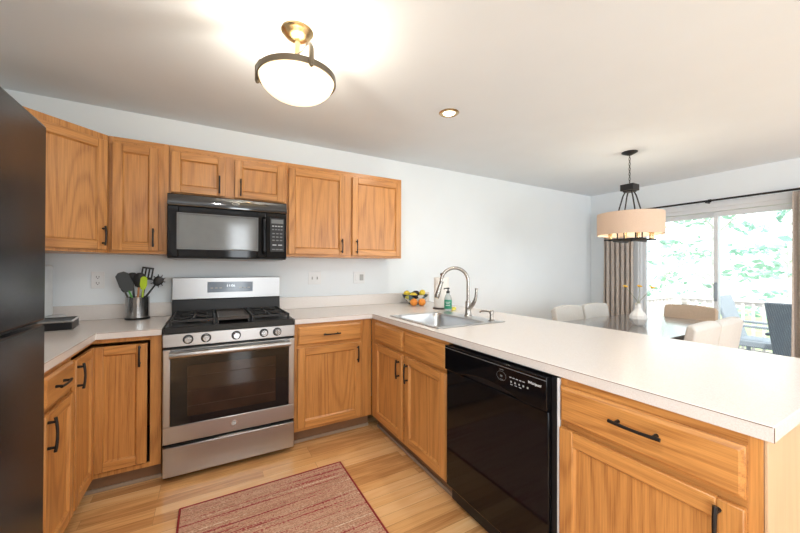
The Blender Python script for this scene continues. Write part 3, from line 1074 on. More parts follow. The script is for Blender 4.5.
# control fascia with the curved pocket handle cut in its lower edge
low = []
for k in range(25):
    x = 0.004 + (DW - 0.024 - 0.004) * k / 24
    s = (k / 24 - 0.5) / 0.30
    low.append((x, 0.738 + (0.030 * (1 - s * s) if abs(s) < 1 else 0)))
poly = low + [(DW - 0.024, 0.866), (0.004, 0.866)]
fc = MB().prism(poly, -0.032, 0.019, 'y').build('control_fascia', 'black_gloss', dwr, bevel=0.003)
m = MB().box(0.10, DW - 0.12, -0.012, -0.001, 0.7365, 0.775).build('pocket_handle', 'black_satin', fc)
MB().box(0.006, DW - 0.026, -0.0328, -0.0322, 0.852, 0.8545).build('trim_line', 'ink_grey', fc)
rt = (PI / 2, 0, 0)
text_mesh('maker_name', 'Whirlpool', 0.0145, 'ink_white', fc, (0.575, -0.0328, 0.827), rt, shear=0.15)
ky = MB()
for i in range(5):
    ky.box(0.450 + i * 0.017, 0.461 + i * 0.017, -0.0328, -0.0322, 0.818, 0.8215)
for i in range(5):
    ky.box(0.456 + i * 0.021, 0.463 + i * 0.021, -0.0328, -0.0322, 0.7985, 0.8055)
for i in range(3):
    ky.box(0.456 + i * 0.022, 0.468 + i * 0.022, -0.0328, -0.0322, 0.790, 0.7925)
ky.build('button_marks', 'ink_mid', fc)
m = MB()
m.tube([(0.405 + 0.026 * math.cos(2 * PI * k / 32), -0.0325, 0.812 + 0.020 * math.sin(2 * PI * k / 32)) for k in range(33)], 0.0006, 6)
m.box(0.399, 0.411, -0.0328, -0.0322, 0.808, 0.816).box(0.395, 0.417, -0.0328, -0.0322, 0.838, 0.8405).box(0.397, 0.415, -0.0328, -0.0322, 0.796, 0.7985)
m.build('start_mark', 'ink_grey', fc)
MB().box(DW - 0.0225, DW - 0.0025, -0.004, 0.019, 0.118, 0.868).build('side_gasket', 'black_satin', dwr)
MB().box(DW - 0.0020, DW + 0.0095, 0.000, 0.019, 0.106, 0.868).build('side_strip', 'trim', dwr)

# ------------------------------------------------------------------ fridge
fr = thing('refrigerator', 'tall black top freezer refrigerator', 'refrigerator', (-0.172, -1.700, 0))
FX, FW_ = 0.0, 0.76
MB().box(-0.752, -0.072, -FW_ + 0.003, -0.003, 0.02, 1.675).build('body', 'fridge', fr, bevel=0.006)
m = MB().box(-0.60, -0.10, -FW_ + 0.05, -0.05, 0.0, 0.0195)
m.build('base', 'black_satin', fr)


def fdoor(z0, z1):
    poly = [(-0.070, 0.0), (-0.012, 0.0), (-0.004, -0.004), (0.0, -0.013), (0.004, -FW_ / 2), (0.0, -FW_ + 0.013), (-0.004, -FW_ + 0.004), (-0.012, -FW_), (-0.070, -FW_)]
    return MB().prism(poly, z0, z1)


d = fdoor(1.122, 1.684).build('freezer_door', 'fridge', fr, bevel=0.008)
MB().tube([(0.003, -0.70, 1.16), (0.045, -0.70, 1.18), (0.045, -0.70, 1.42), (0.003, -0.70, 1.44)], 0.013, 12).build('handle', 'black_gloss', d)
MB().box(-0.064, -0.004, -FW_ + 0.04, -0.045, 1.1185, 1.1215).build('door_lip', 'black_satin', d)
d = fdoor(0.10, 1.112).build('fridge_door', 'fridge', fr, bevel=0.008)
MB().tube([(0.003, -0.70, 1.06), (0.045, -0.70, 1.04), (0.045, -0.70, 0.62), (0.003, -0.70, 0.60)], 0.013, 12).build('handle', 'black_gloss', d)

# ------------------------------------------------------------------ sink, faucet, dispenser
sk = thing('kitchen_sink', 'stainless steel drop in sink set in the peninsula counter', 'sink', (0, 0, 0))
sx0, sx1, sy0, sy1 = 1.424, 1.975, -1.440, -0.822
bx0, bx1, by0, by1 = 1.456, 1.841, -1.401, -0.856
z = 0.915
m = MB().grid_slab([sx0, bx0, bx1, sx1], [sy0, by0, by1, sy1], lambda i, j: not (i == 1 and j == 1), z, z + 0.005)
m.build('rim', 'sinksteel', sk, bevel=0.002)
m = MB()
ins, zb = 0.03, 0.735
top = [(bx0, by0), (bx1, by0), (bx1, by1), (bx0, by1)]


def rrect(x0, x1, y0, y1, r, zz, n=5):
    out = []
    for cx, cy, a in ((x1 - r, y0 + r, -PI / 2), (x1 - r, y1 - r, 0), (x0 + r, y1 - r, PI / 2), (x0 + r, y0 + r, PI)):
        for k in range(n + 1):
            t = a + PI / 2 * k / n
            out.append((cx + r * math.cos(t), cy + r * math.sin(t), zz))
    return out


rings = []
for (i_, r_, z_) in ((-0.006, 0.035, 0.9195), (0.002, 0.045, 0.917), (0.006, 0.055, 0.895), (0.014, 0.06, 0.78), (0.030, 0.07, 0.742), (0.065, 0.07, 0.736)):
    rings.append([m.bm.verts.new(p) for p in rrect(bx0 + i_, bx1 - i_, by0 + i_, by1 - i_, r_, z_)])
for a, b in zip(rings, rings[1:]):
    n = len(a)
    for k in range(n):
        m._face((a[k], a[(k + 1) % n], b[(k + 1) % n], b[k]))
m._face(rings[-1])
m.build('basin', 'sinksteel', sk, angle=60)
MB().lathe([(0.045, 0.0), (0.042, 0.004), (0.03, 0.001), (0, 0.0)], ((bx0 + bx1) / 2, (by0 + by1) / 2, 0.7365), 28).build('drain', 'chrome', sk)

FB = Vector((1.920, -1.130, 0.9202))
fa = thing('kitchen_faucet', 'tall brushed nickel gooseneck faucet behind the sink', 'faucet', FB)
MB().lathe([(0, 0), (0.030, 0), (0.030, 0.006), (0.024, 0.012), (0.021, 0.05), (0.021, 0.10), (0.017, 0.115), (0, 0.115)], seg=28).build('body', 'nickel', fa)
dirv = Vector((-0.843, 0.538, 0))
pts = [Vector((0, 0, 0.10)), Vector((0, 0, 0.19)), Vector((0, 0, 0.25))]
R_ = 0.100
for k in range(1, 15):
    a = PI - PI * 1.03 * k / 14
    pts.append(dirv * (R_ + R_ * math.cos(a)) + Vector((0, 0, 0.258 + R_ * math.sin(a))))
MB().tube(pts, 0.0125, 16).build('spout', 'nickel', fa)
e = pts[-1]
dn = (pts[-1] - pts[-2]).normalized()
dn = (dn + Vector((0, 0, -0.2)) + dirv * 0.34).normalized()
hd = MB().tube([e - dn * 0.012, e + dn * 0.02, e + dn * 0.055, e + dn * 0.105, e + dn * 0.118], [0.0145, 0.0155, 0.0165, 0.0205, 0.018], 18).build('spray_head', 'nickel', fa)
MB().tube([e - dn * 0.004, e + dn * 0.000], 0.0168, 18).build('collar', 'black_satin', hd)
MB().tube([e + dn * 0.1181, e + dn * 0.121], 0.0165, 18).build('nozzle', 'brass', hd)
MB().tube([(0, -0.012, 0.055), (0.0, -0.055, 0.095), (0.0, -0.070, 0.118)], [0.016, 0.0145, 0.013], 14).build('handle_stem', 'nickel', fa)
MB().tube([(0, -0.070, 0.116), (0.004, -0.080, 0.150), (0.006, -0.082, 0.190), (0.008, -0.082, 0.212)], [0.013, 0.0105, 0.0095, 0.0115], 14).build('lever', 'nickel', fa)
sd = thing('soap_dispenser', 'small nickel soap dispenser pump beside the faucet', 'soap dispenser', (1.905, -1.385, 0.9202))
MB().lathe([(0, 0), (0.022, 0), (0.022, 0.005), (0.014, 0.009), (0.013, 0.045), (0.016, 0.048), (0.016, 0.066), (0.010, 0.072), (0, 0.072)], seg=22).build('body', 'nickel', sd)
MB().tube([(0, 0, 0.060), (-0.02, 0.03, 0.066), (-0.035, 0.06, 0.062), (-0.040, 0.070, 0.052)], [0.008, 0.007, 0.0065, 0.006], 12).build('nozzle', 'nickel', sd)

# ------------------------------------------------------------------ counter clutter by the sink
pt = thing('paper_towel_holder', 'paper towel roll on a dark round stand behind the sink', 'paper towel', (2.055, -0.615, CZ1 + 0.0003))
MB().lathe([(0, 0), (0.076, 0), (0.076, 0.008), (0.070, 0.012), (0, 0.012)], seg=32).build('base', 'wood_dark', pt)
MB().tube([(0, 0, 0.012), (0, 0, 0.302)], 0.007, 10).build('post', 'wood_dark', pt)
MB().ball((0, 0, 0.308), 0.012).build('finial', 'pump', pt)
MB().lathe([(0.020, 0.014), (0.064, 0.014), (0.066, 0.02), (0.066, 0.272), (0.064, 0.278), (0.020, 0.278), (0.020, 0.014)], seg=36).build('paper_roll', 'paper', pt)
sb = thing('soap_bottle', 'clear hand soap bottle with green label and black pump', 'soap bottle', (2.015, -0.765, CZ1 + 0.0003))
MB().lathe([(0, 0), (0.030, 0), (0.032, 0.006), (0.032, 0.105), (0.024, 0.130), (0.014, 0.142), (0.014, 0.150), (0, 0.150)], seg=28).build('bottle', 'soap_clear', sb)
MB().lathe([(0.0324, 0.018), (0.0328, 0.020), (0.0328, 0.092), (0.0324, 0.094)], seg=28).build('label', 'soap_label', sb)
m = MB()
for zz, w_ in ((0.075, 0.020), (0.062, 0.014), (0.048, 0.018)):
    m.box(-w_, w_, -0.0345, -0.030, zz - 0.002, zz + 0.002)
m.build('label_print', 'ink_white', sb, rot=(0, 0, -0.7))
m = MB().lathe([(0, 0.150), (0.015, 0.150), (0.015, 0.166), (0.006, 0.168), (0.005, 0.184), (0.013, 0.186), (0.013, 0.196), (0, 0.198)], seg=20)
m.tube([(0, 0, 0.190), (-0.028, 0.01, 0.190), (-0.036, 0.013, 0.183)], 0.005, 8)
m.build('pump', 'pump', sb)
tag(MB().box(-0.035, 0.035, -0.022, 0.022, 0, 0.024).build('sponge', 'sponge', bevel=0.006, loc=(2.070, -0.755, CZ1 + 0.0005), rot=(0, 0, 0.5)), 'yellow sponge lying beside the soap bottle', 'sponge')

BC = (2.050, -0.185, CZ1 + 0.0005)
tag(MB().lathe([(0, 0), (0.062, 0), (0.066, 0.006), (0.100, 0.034), (0.126, 0.075), (0.134, 0.098), (0.130, 0.099), (0.120, 0.076), (0.094, 0.038), (0.060, 0.012), (0, 0.010)], seg=40).build('fruit_bowl', 'bowl', loc=BC),
    'patterned fruit bowl on the counter against the backsplash', 'bowl')


def fruit(kind, mat, loc, r, sz, label, cat, rot=(0, 0, 0), stemmed=True):
    o = thing(kind, label, cat, loc)
    m = MB()
    n = 10
    prof = []
    for i in range(n + 1):
        a = PI * i / n
        rr = r * math.sin(a)
        zz = -r * sz * math.cos(a)
        if kind in ('lemon', 'lime') and i in (0, n):
            zz *= 1.12
        prof.append((rr if 0 < i < n else 0, zz))
    m.lathe(prof, seg=18)
    b = m.build('flesh', mat, o, rot=rot)
    MB().lathe([(0, r * sz * 1.02), (r * 0.12, r * sz * 1.0), (r * 0.10, r * sz * 0.97), (0, r * sz * 0.96)], seg=8).build('stem_end', 'stem', o, rot=rot)
    return o


bz = BC[2]
fruit('lemon', 'lemon', (2.000, -0.225, bz + 0.090), 0.030, 1.25, 'yellow lemon at the front rim of the bowl nearest the cabinets', 'lemon', (1.3, 0, 0.9))
fruit('lemon', 'lemon', (2.095, -0.245, bz + 0.116), 0.030, 1.25, 'yellow lemon at the front of the bowl beside the limes', 'lemon', (1.3, 0, 2.2))
fruit('lemon', 'lemon', (1.977, -0.138, bz + 0.104), 0.030, 1.25, 'yellow lemon at the rear edge of the bowl by the backsplash', 'lemon', (1.3, 0, 0.2))
fruit('lime', 'lime', (2.125, -0.180, bz + 0.094), 0.028, 1.15, 'green lime at the paper towel side of the bowl', 'lime', (1.3, 0, 1.2))
fruit('lime', 'lime', (2.050, -0.120, bz + 0.088), 0.028, 1.15, 'green lime at the back of the bowl', 'lime', (1.3, 0, 0.4))
fruit('avocado', 'avocado', (2.050, -0.190, bz + 0.104), 0.032, 1.25, 'dark avocado on top of the fruit in the bowl', 'avocado', (1.45, 0, 0.9))
fruit('orange', 'orange', (1.940, -0.335, CZ1 + 0.037), 0.036, 1.0, 'orange on the counter in front of the bowl, nearer the range', 'orange')
fruit('orange', 'orange', (2.012, -0.365, CZ1 + 0.037), 0.036, 1.0, 'orange on the counter in front of the bowl, nearer the paper towel', 'orange')
dd = thing('dish_stand', 'small two tier grey dish between the fruit bowl and the paper towel', 'dish', (2.282, -0.310, CZ1 + 0.0003))
MB().box(-0.050, 0.050, -0.05, 0.05, 0, 0.012).build('base_tray', 'wood_dark', dd, bevel=0.004)
MB().tube([(0, 0, 0.012), (0, 0, 0.052)], 0.022, 14).build('post', 'pale_grey', dd)
MB().hexa([(-0.038, -0.035, 0.052), (0.038, -0.035, 0.052), (0.038, 0.035, 0.052), (-0.038, 0.035, 0.052), (-0.050, -0.05, 0.078), (0.050, -0.05, 0.078), (0.050, 0.05, 0.078), (-0.050, 0.05, 0.078)]).build('upper_dish', 'slate', dd, bevel=0.004)

# ------------------------------------------------------------------ utensil crock and utensils
CR = Vector((-0.195, -0.100, CZ1 + 0.0005))
ck = thing('utensil_crock', 'round brushed steel utensil holder with a black base', 'utensil holder', CR)
MB().lathe([(0, 0), (0.072, 0), (0.072, 0.012), (0.066, 0.014), (0, 0.014)], seg=36).build('base', 'black_satin', ck)
MB().lathe([(0.062, 0.0142), (0.068, 0.0142), (0.068, 0.150), (0.069, 0.154), (0.066, 0.154), (0.064, 0.150), (0.062, 0.0142)], seg=40).build('cup', 'steel_v', ck)


def utensil(kind, label, cat, foot, top, headmat, handmat, head, grip=(0.0, 0.35)):
    """a stick from FOOT to TOP (in crock coordinates) with HEAD(mb) built in its own frame (z up the stick, y to the viewer)"""
    f, t_ = Vector(foot), Vector(top)
    o = thing(kind, label, cat, CR + f)
    ax = (t_ - f)
    ln = ax.length
    q = Vector((0, 0, 1)).rotation_difference(ax.normalized())
    o.rotation_mode = 'QUATERNION'
    # twist so that the flat of the head faces the room
    face = q @ Vector((0, -1, 0))
    o.rotation_quaternion = q
    MB().tube([(0, 0, 0), (0, 0, ln * 0.5), (0, 0, ln)], [0.0065, 0.0075, 0.005], 10).build('handle', handmat, o)
    m = MB()
    head(m, ln)
    m.build('head', headmat, o, bevel=0.0015)
    return o


def h_spat(w, h, th=0.004, slots=0):
    def f(m, ln):
        if slots:
            n = slots
            cell = w / (2 * n + 1)
            for i in range(n + 1):
                x0 = -w / 2 + i * 2 * cell
                m.box(x0, x0 + cell, -th / 2, th / 2, ln + 0.014, ln + h - 0.012)
            m.box(-w / 2, w / 2, -th / 2, th / 2, ln - 0.004, ln + 0.014).box(-w / 2, w / 2, -th / 2, th / 2, ln + h - 0.012, ln + h)
        else:
            m.prism([(-w * 0.28, ln - 0.006), (w * 0.28, ln - 0.006), (w * 0.5, ln + h * 0.3), (w * 0.46, ln + h * 0.86), (w * 0.2, ln + h), (-w * 0.2, ln + h), (-w * 0.46, ln + h * 0.86), (-w * 0.5, ln + h * 0.3)], -th / 2, th / 2, 'y')
    return f


def h_spoon(r, sz):
    def f(m, ln):
        m.lathe([(0, -r * 1.0 * sz), (r * 0.6, -r * 0.8 * sz), (r, 0), (r * 0.85, r * 0.6 * sz), (r * 0.4, r * 0.95 * sz), (0, r * sz)], (0, 0, ln + r * sz * 0.9), 18, 1, 0.35)
    return f


def h_pasta(m, ln):
    m.lathe([(0, -0.040), (0.020, -0.030), (0.031, 0), (0.024, 0.028), (0, 0.036)], (0, 0, ln + 0.03), 16, 1, 0.35)
    for k in range(9):
        a = -0.9 + k * (PI + 1.8) / 8
        c, s = math.cos(a), math.sin(a)
        m.tube([(0.028 * c, -0.002, ln + 0.03 + 0.033 * s), (0.043 * c, -0.012, ln + 0.03 + 0.050 * s)], [0.0042, 0.003], 6)


utensil('turner', 'wide charcoal turner leaning toward the corner in the steel holder', 'utensil', (0.02, -0.036, 0.02), (-0.044, -0.036, 0.200), 'silicone_grey', 'green_plastic', h_spat(0.080, 0.135))
utensil('ladle', 'black ladle at the back of the steel holder', 'utensil', (-0.02, 0.036, 0.02), (-0.034, 0.040, 0.250), 'silicone_black', 'silicone_black', h_spoon(0.036, 1.1))
utensil('spoon', 'black cooking spoon in the middle of the steel holder', 'utensil', (-0.01, 0.0, 0.02), (0.006, 0.0, 0.222), 'silicone_black', 'copper', h_spoon(0.040, 1.35))
utensil('slotted_turner', 'slotted black turner standing upright at the back of the holder', 'utensil', (0.0, 0.042, 0.02), (0.040, 0.042, 0.278), 'silicone_black', 'silicone_black', h_spat(0.070, 0.085, slots=3))
utensil('spatula', 'lime green spatula standing in front in the steel holder', 'utensil', (0.02, -0.018, 0.02), (0.032, -0.018, 0.212), 'lime_plastic', 'lime_plastic', h_spat(0.042, 0.085, 0.007))
utensil('pasta_server', 'black toothed pasta server leaning toward the range', 'utensil', (-0.042, 0.021, 0.02), (0.098, 0.021, 0.238), 'silicone_black', 'silicone_black', h_pasta)
utensil('cooking_tool', 'black handled tool leaning out at the fridge side of the steel holder', 'utensil', (-0.008, -0.019, 0.02), (-0.066, -0.017, 0.190), 'silicone_black', 'silicone_black', h_spoon(0.018, 1.3))

# ------------------------------------------------------------------ tray and appliance beside the fridge
tr = thing('black_tray', 'low black box tray with silver edges on the corner counter', 'tray', (-0.600, -0.385, CZ1 + 0.0005), 0.12)
MB().box(-0.15, 0.15, -0.11, 0.12, 0.008, 0.050).build('box', 'black_satin', tr, bevel=0.004)
MB().box(-0.157, 0.157, -0.117, 0.127, 0, 0.008).box(-0.154, 0.154, -0.114, -0.106, 0.0505, 0.057).box(-0.154, 0.154, 0.115, 0.123, 0.0505, 0.057).box(-0.154, -0.146, -0.106, 0.115, 0.0505, 0.057).box(0.146, 0.154, -0.106, 0.115, 0.0505, 0.057).build('edge_trim', 'chrome', tr)
cm = thing('countertop_appliance', 'tall slim silver appliance half hidden behind the fridge', 'appliance', (-0.685, -0.150, CZ1 + 0.0005))
MB().box(-0.09, 0.11, -0.09, 0.10, 0, 0.05).build('base', 'pale_grey', cm, bevel=0.006)
MB().box(-0.08, 0.050, -0.06, 0.09, 0.0505, 0.375).build('column', 'pale_grey', cm, bevel=0.012)
MB().box(-0.075, 0.040, -0.0635, -0.0605, 0.22, 0.30).build('dark_panel', 'slate', cm, bevel=0.001)

# ------------------------------------------------------------------ wall plates
op = thing('wall_outlet', 'white duplex outlet on the wall beside the utensil holder', 'outlet', (-0.430, -0.001, 1.187), 0, 'wall plates')
MB().box(-0.036, 0.036, -0.006, 0, -0.058, 0.058).build('plate', 'outlet', op, bevel=0.002)
for s in (-1, 1):
    rc = MB().tube([(0, -0.0062, s * 0.021), (0, -0.0082, s * 0.021)], 0.017, 20).build('socket', 'outlet', op)
    MB().box(-0.0085, -0.0055, -0.0090, -0.0083, s * 0.021 - 0.004, s * 0.021 + 0.007).box(0.0055, 0.0085, -0.0090, -0.0083, s * 0.021 - 0.004, s * 0.021 + 0.007).box(-0.003, 0.003, -0.0090, -0.0083, s * 0.021 - 0.012, s * 0.021 - 0.007).build('slots', 'slot', rc)
op = thing('wall_switch', 'white double switch plate on the wall beside the steel range', 'switch', (1.078, -0.001, 1.183), 0, 'wall plates')
MB().box(-0.058, 0.058, -0.006, 0, -0.058, 0.058).build('plate', 'outlet', op, bevel=0.002)
for s in (-1, 1):
    MB().hexa([(s * 0.023 - 0.005, -0.0062, -0.012), (s * 0.023 + 0.005, -0.0062, -0.012), (s * 0.023 + 0.005, -0.0062, 0.012), (s * 0.023 - 0.005, -0.0062, 0.012),
               (s * 0.023 - 0.004, -0.015, -0.012), (s * 0.023 + 0.004, -0.015, -0.012), (s * 0.023 + 0.004, -0.011, -0.002), (s * 0.023 - 0.004, -0.011, -0.002)]).build('toggle', 'plug', op)
op = thing('wall_outlet', 'white outlet with a grey rocker below the last wall cabinet', 'outlet', (1.515, -0.001, 1.183), 0, 'wall plates')
MB().box(-0.058, 0.058, -0.006, 0, -0.058, 0.058).build('plate', 'outlet', op, bevel=0.002)
MB().box(0.004, 0.042, -0.012, -0.0062, -0.028, 0.030).build('adapter', 'plug', op, bevel=0.002)  # stands for the grey plug-in device on this outlet
MB().box(-0.040, -0.006, -0.010, -0.0062, -0.030, 0.032).build('socket', 'outlet', op, bevel=0.002)

# ------------------------------------------------------------------ rug
rx0, rx1, ry0, ry1 = 0.112, 0.990, -2.35, -0.952
rugo = thing('rug', 'red and tan striped woven rug on the floor in front of the range', 'rug', ((rx0 + rx1) / 2, (ry0 + ry1) / 2, 0.0008))
hx, hy = (rx1 - rx0) / 2, (ry1 - ry0) / 2
MB().box(-hx + 0.006, hx - 0.006, -hy + 0.006, hy - 0.006, 0, 0.008).build('weave', 'rug', rugo)
m = MB()
for a, b in (((-hx, -hy), (hx, -hy)), ((hx, -hy), (hx, hy)), ((hx, hy), (-hx, hy)), ((-hx, hy), (-hx, -hy))):
    m.tube([(a[0], a[1], 0.0055), (b[0], b[1], 0.0055)], 0.0052, 8)
m.build('binding', 'rug_edge', rugo)

# ------------------------------------------------------------------ ceiling lights
LX, LY = 0.597, -1.440
fl = thing('ceiling_lamp', 'lit glass bowl ceiling lamp with a bronze band', 'ceiling lamp', (LX, LY, ZC))
MB().lathe([(0, 0), (0.072, 0), (0.074, -0.008), (0.066, -0.018), (0.062, -0.020), (0.056, -0.030), (0.036, -0.040), (0.020, -0.046), (0, -0.046)], seg=36).build('canopy', 'brass', fl)
MB().tube([(0, 0, -0.044), (0, 0, -0.120)], [0.014, 0.012], 14).build('stem', 'brass', fl)
ZR = -0.228
RR = 0.176
m = MB().lathe([(RR - 0.003, ZR + 0.013), (RR + 0.003, ZR + 0.013), (RR + 0.003, ZR - 0.013), (RR - 0.003, ZR - 0.013), (RR - 0.003, ZR + 0.013)], seg=56)
m.build('ring_band', 'bronze', fl)
for a in (-84, 36, 156):
    a = math.radians(a)
    c, s = math.cos(a), math.sin(a)
    q = RR + 0.006
    m = MB().tube([(0.010 * c, 0.010 * s, -0.112), (0.07 * c, 0.07 * s, -0.130), (0.14 * c, 0.14 * s, -0.140), (0.168 * c, 0.168 * s, -0.152), (q * c, q * s, -0.178), (q * c, q * s, ZR - 0.016)], [0.005, 0.006, 0.008, 0.010, 0.0115, 0.0115], 10)
    m.ball(((RR + 0.006) * c, (RR + 0.006) * s, ZR - 0.018), 0.010, 12)
    m.build('strap', 'bronze', fl)
prof = []
for k in range(13):
    a = PI / 2 * k / 12
    prof.append(((RR - 0.005) * math.sin(a) if k else 0, ZR + 0.004 - 0.104 * math.cos(a)))
MB().lathe(prof, seg=56).build('glass_bowl', 'lamp_glass', fl)


def point(name, loc, power, color, r=0.03):
    l = bpy.data.lights.new(name, 'POINT')
    l.energy = power
    l.color = color
    l.shadow_soft_size = r
    o = bpy.data.objects.new(name, l)
    o.location = loc
    COL.objects.link(o)
    return o


point('ceiling_lamp_bulb', (LX, LY, ZC - 0.205), 13, (1.0, 0.89, 0.75), 0.03)
DLX, DLY = 1.735, -1.133
rl = thing('recessed_light', 'small round recessed downlight in the ceiling above the peninsula sink', 'downlight', (DLX, DLY, ZC))
MB().lathe([(0.046, -0.004), (0.050, -0.008), (0.066, -0.006), (0.072, -0.001), (0.060, -0.0005), (0.046, -0.0005), (0.046, -0.004)], seg=40).build('trim_ring', 'brass', rl)
MB().lathe([(0.0, -0.016), (0.025, -0.014), (0.040, -0.006), (0.043, -0.001), (0, -0.0008)], seg=32).build('lens', 'can_lens', rl)
area('downlight_and_fill_beam', (DLX, DLY, ZC - 0.02), (0, 0, 0), 0.08, 0.08, 6, (1.0, 0.90, 0.76), 'DISK')
for (x, y, lab) in ((0.32, -2.75, 'added unseen downlight in the ceiling over the kitchen floor beside the fridge'), (2.90, -3.30, 'added unseen downlight in the ceiling beyond the end of the peninsula')):
    dup(rl, (x, y, ZC), 0, lab)
    area('downlight_and_fill_beam', (x, y, ZC - 0.02), (0, 0, 0), 0.08, 0.08, 13, (1.0, 0.97, 0.93), 'DISK')  # both extra downlights are added out of view to brighten the room

# ------------------------------------------------------------------ chandelier
CX, CY = 3.735, -1.350
ch = thing('chandelier', 'black chandelier with a tan drum shade hanging over the dining table', 'chandelier', (CX, CY, ZC))
MB().lathe([(0, -0.030), (0.02, -0.030), (0.045, -0.018), (0.066, -0.006), (0.066, -0.0005), (0, -0.0005)], seg=32).build('canopy', 'fix_black', ch)
m = MB()
z = -0.030
k = 0
while z > -0.290:
    pts = []
    for i in range(13):
        a = 2 * PI * i / 12
        dx, dz = 0.007 * math.cos(a), 0.016 * math.sin(a)
        pts.append((dx, 0, z - 0.012 + dz) if k % 2 == 0 else (0, dx, z - 0.012 + dz))
    m.tube(pts, 0.0024, 6)
    z -= 0.024
    k += 1
m.build('chain', 'fix_black', ch)
MB().box(-0.058, 0.058, -0.058, 0.058, -0.372, -0.312).box(-0.042, 0.042, -0.042, 0.042, -0.385, -0.372).build('block', 'fix_black', ch, bevel=0.004)
ZT, ZB_ = -0.590, -0.795
for sx in (-1, 1):
    for sy in (-1, 1):
        MB().tube([(sx * 0.025, sy * 0.028, -0.383), (sx * 0.034, sy * 0.042, -0.42), (sx * 0.060, sy * 0.080, ZT - 0.01), (sx * 0.060, sy * 0.080, -0.838)], 0.0065, 8).build('rod', 'fix_black', ch)
MB().lathe([(0.268, ZB_), (0.271, ZB_), (0.271, ZT), (0.268, ZT), (0.268, ZB_)], seg=64).build('drum_shade', 'shade', ch)
m = MB()
for y in (-0.080, 0.080):
    m.box(-0.13, 0.13, y - 0.007, y + 0.007, -0.862, -0.848)
for x in (-0.13, -0.060, 0.060, 0.13):
    m.box(x - 0.007, x + 0.007, -0.165, 0.165, -0.8475, -0.8345)
m.build('frame', 'fix_black', ch, bevel=0.001)
for (x, y) in ((-0.13, -0.135), (-0.13, 0.105), (0.13, -0.135), (0.13, 0.105), (0.060, -0.150), (-0.060, 0.150)):
    s_ = MB().tube([(x, y, -0.834), (x, y, -0.755)], 0.013, 14).build('candle_socket', 'brass', ch)
    MB().ball((x, y, -0.728), 0.017, 14, 1.6).build('bulb', 'bulb', s_)
point('chandelier_light', (CX, CY, ZC - 0.68), 6.0, (1.0, 0.86, 0.68), 0.06)

# ------------------------------------------------------------------ curtains
rod = thing('curtain_rod', 'black curtain rod on brackets above the patio door', 'curtain rod', (5.275, -1.47, 2.068))
MB().tube([(0, -1.25, 0), (0, 1.22, 0)], 0.011, 12).build('bar', 'fix_black', rod)
for y in (-1.25, 1.22):
    MB().ball((0, y + (0.018 if y > 0 else -0.018), 0), 0.020).build('finial', 'fix_black', rod)
for y in (-1.18, 0.05, 1.16):
    MB().box(0, 0.0935, y - 0.007, y + 0.007, -0.022, -0.010).box(0.088, 0.0935, y - 0.015, y + 0.015, -0.04, 0.03).tube([(0, y - 0.01, -0.006), (0, y + 0.01, -0.006)], 0.016, 12).build('bracket', 'fix_black', rod)


def curtain(y0, y1, folds, label):
    m = MB()
    n = folds * 10
    cols = []
    zs = [0.03, 0.5, 1.0, 1.5, 1.95, 2.045]
    for i in range(n + 1):
        s = i / n
        col = []
        for z in zs:
            amp = 0.030 + 0.016 * (1 - z / 2.05)
            a = 2 * PI * folds * s + 0.5 * math.sin(3 * s + z)
            col.append(m.bm.verts.new((5.245 + (-amp * math.cos(a)) * (0.5 if z > 2 else 1) - 0.012, y0 + (y1 - y0) * s + 0.012 * math.sin(2 * a), z)))
        cols.append(col)
    for a, b in zip(cols, cols[1:]):
        for k in range(len(zs) - 1):
            m._face((a[k], b[k], b[k + 1], a[k + 1]))
    o = m.build('curtain', 'curtain', angle=80)
    sm = o.modifiers.new('cloth', 'SOLIDIFY')
    sm.thickness = 0.002
    return tag(o, label, 'curtain', 'taupe curtains')


curtain(-0.66, -0.28, 6, 'taupe curtain gathered beside the corner of the dining room')
curtain(-2.65, -2.085, 7, 'taupe curtain at the far side of the patio door, away from the corner')

# ------------------------------------------------------------------ dining table, chairs, vase
TX, TY = 3.90, -1.400
tb = thing('dining_table', 'dark dining table under the drum chandelier', 'table', (TX, TY, 0))
TL, TW = 1.46, 0.90
MB().box(-TL / 2, TL / 2, -TW / 2, TW / 2, 0.712, 0.750).build('table_top', 'table', tb, bevel=0.004)
for y in (-TW / 2 + 0.06, TW / 2 - 0.08):
    MB().box(-TL / 2 + 0.08, TL / 2 - 0.08, y, y + 0.02, 0.64, 0.7115).build('apron', 'chair_leg', tb)
for sx in (-1, 1):
    for sy in (-1, 1):
        x, y = sx * (TL / 2 - 0.055), sy * (TW / 2 - 0.055)
        MB().hexa([(x - 0.025, y - 0.025, 0.0005), (x + 0.025, y - 0.025, 0.0005), (x + 0.025, y + 0.025, 0.0005), (x - 0.025, y + 0.025, 0.0005),
                   (x - 0.036, y - 0.036, 0.7115), (x + 0.036, y - 0.036, 0.7115), (x + 0.036, y + 0.036, 0.7115), (x - 0.036, y + 0.036, 0.7115)]).build('leg', 'chair_leg', tb, bevel=0.003)


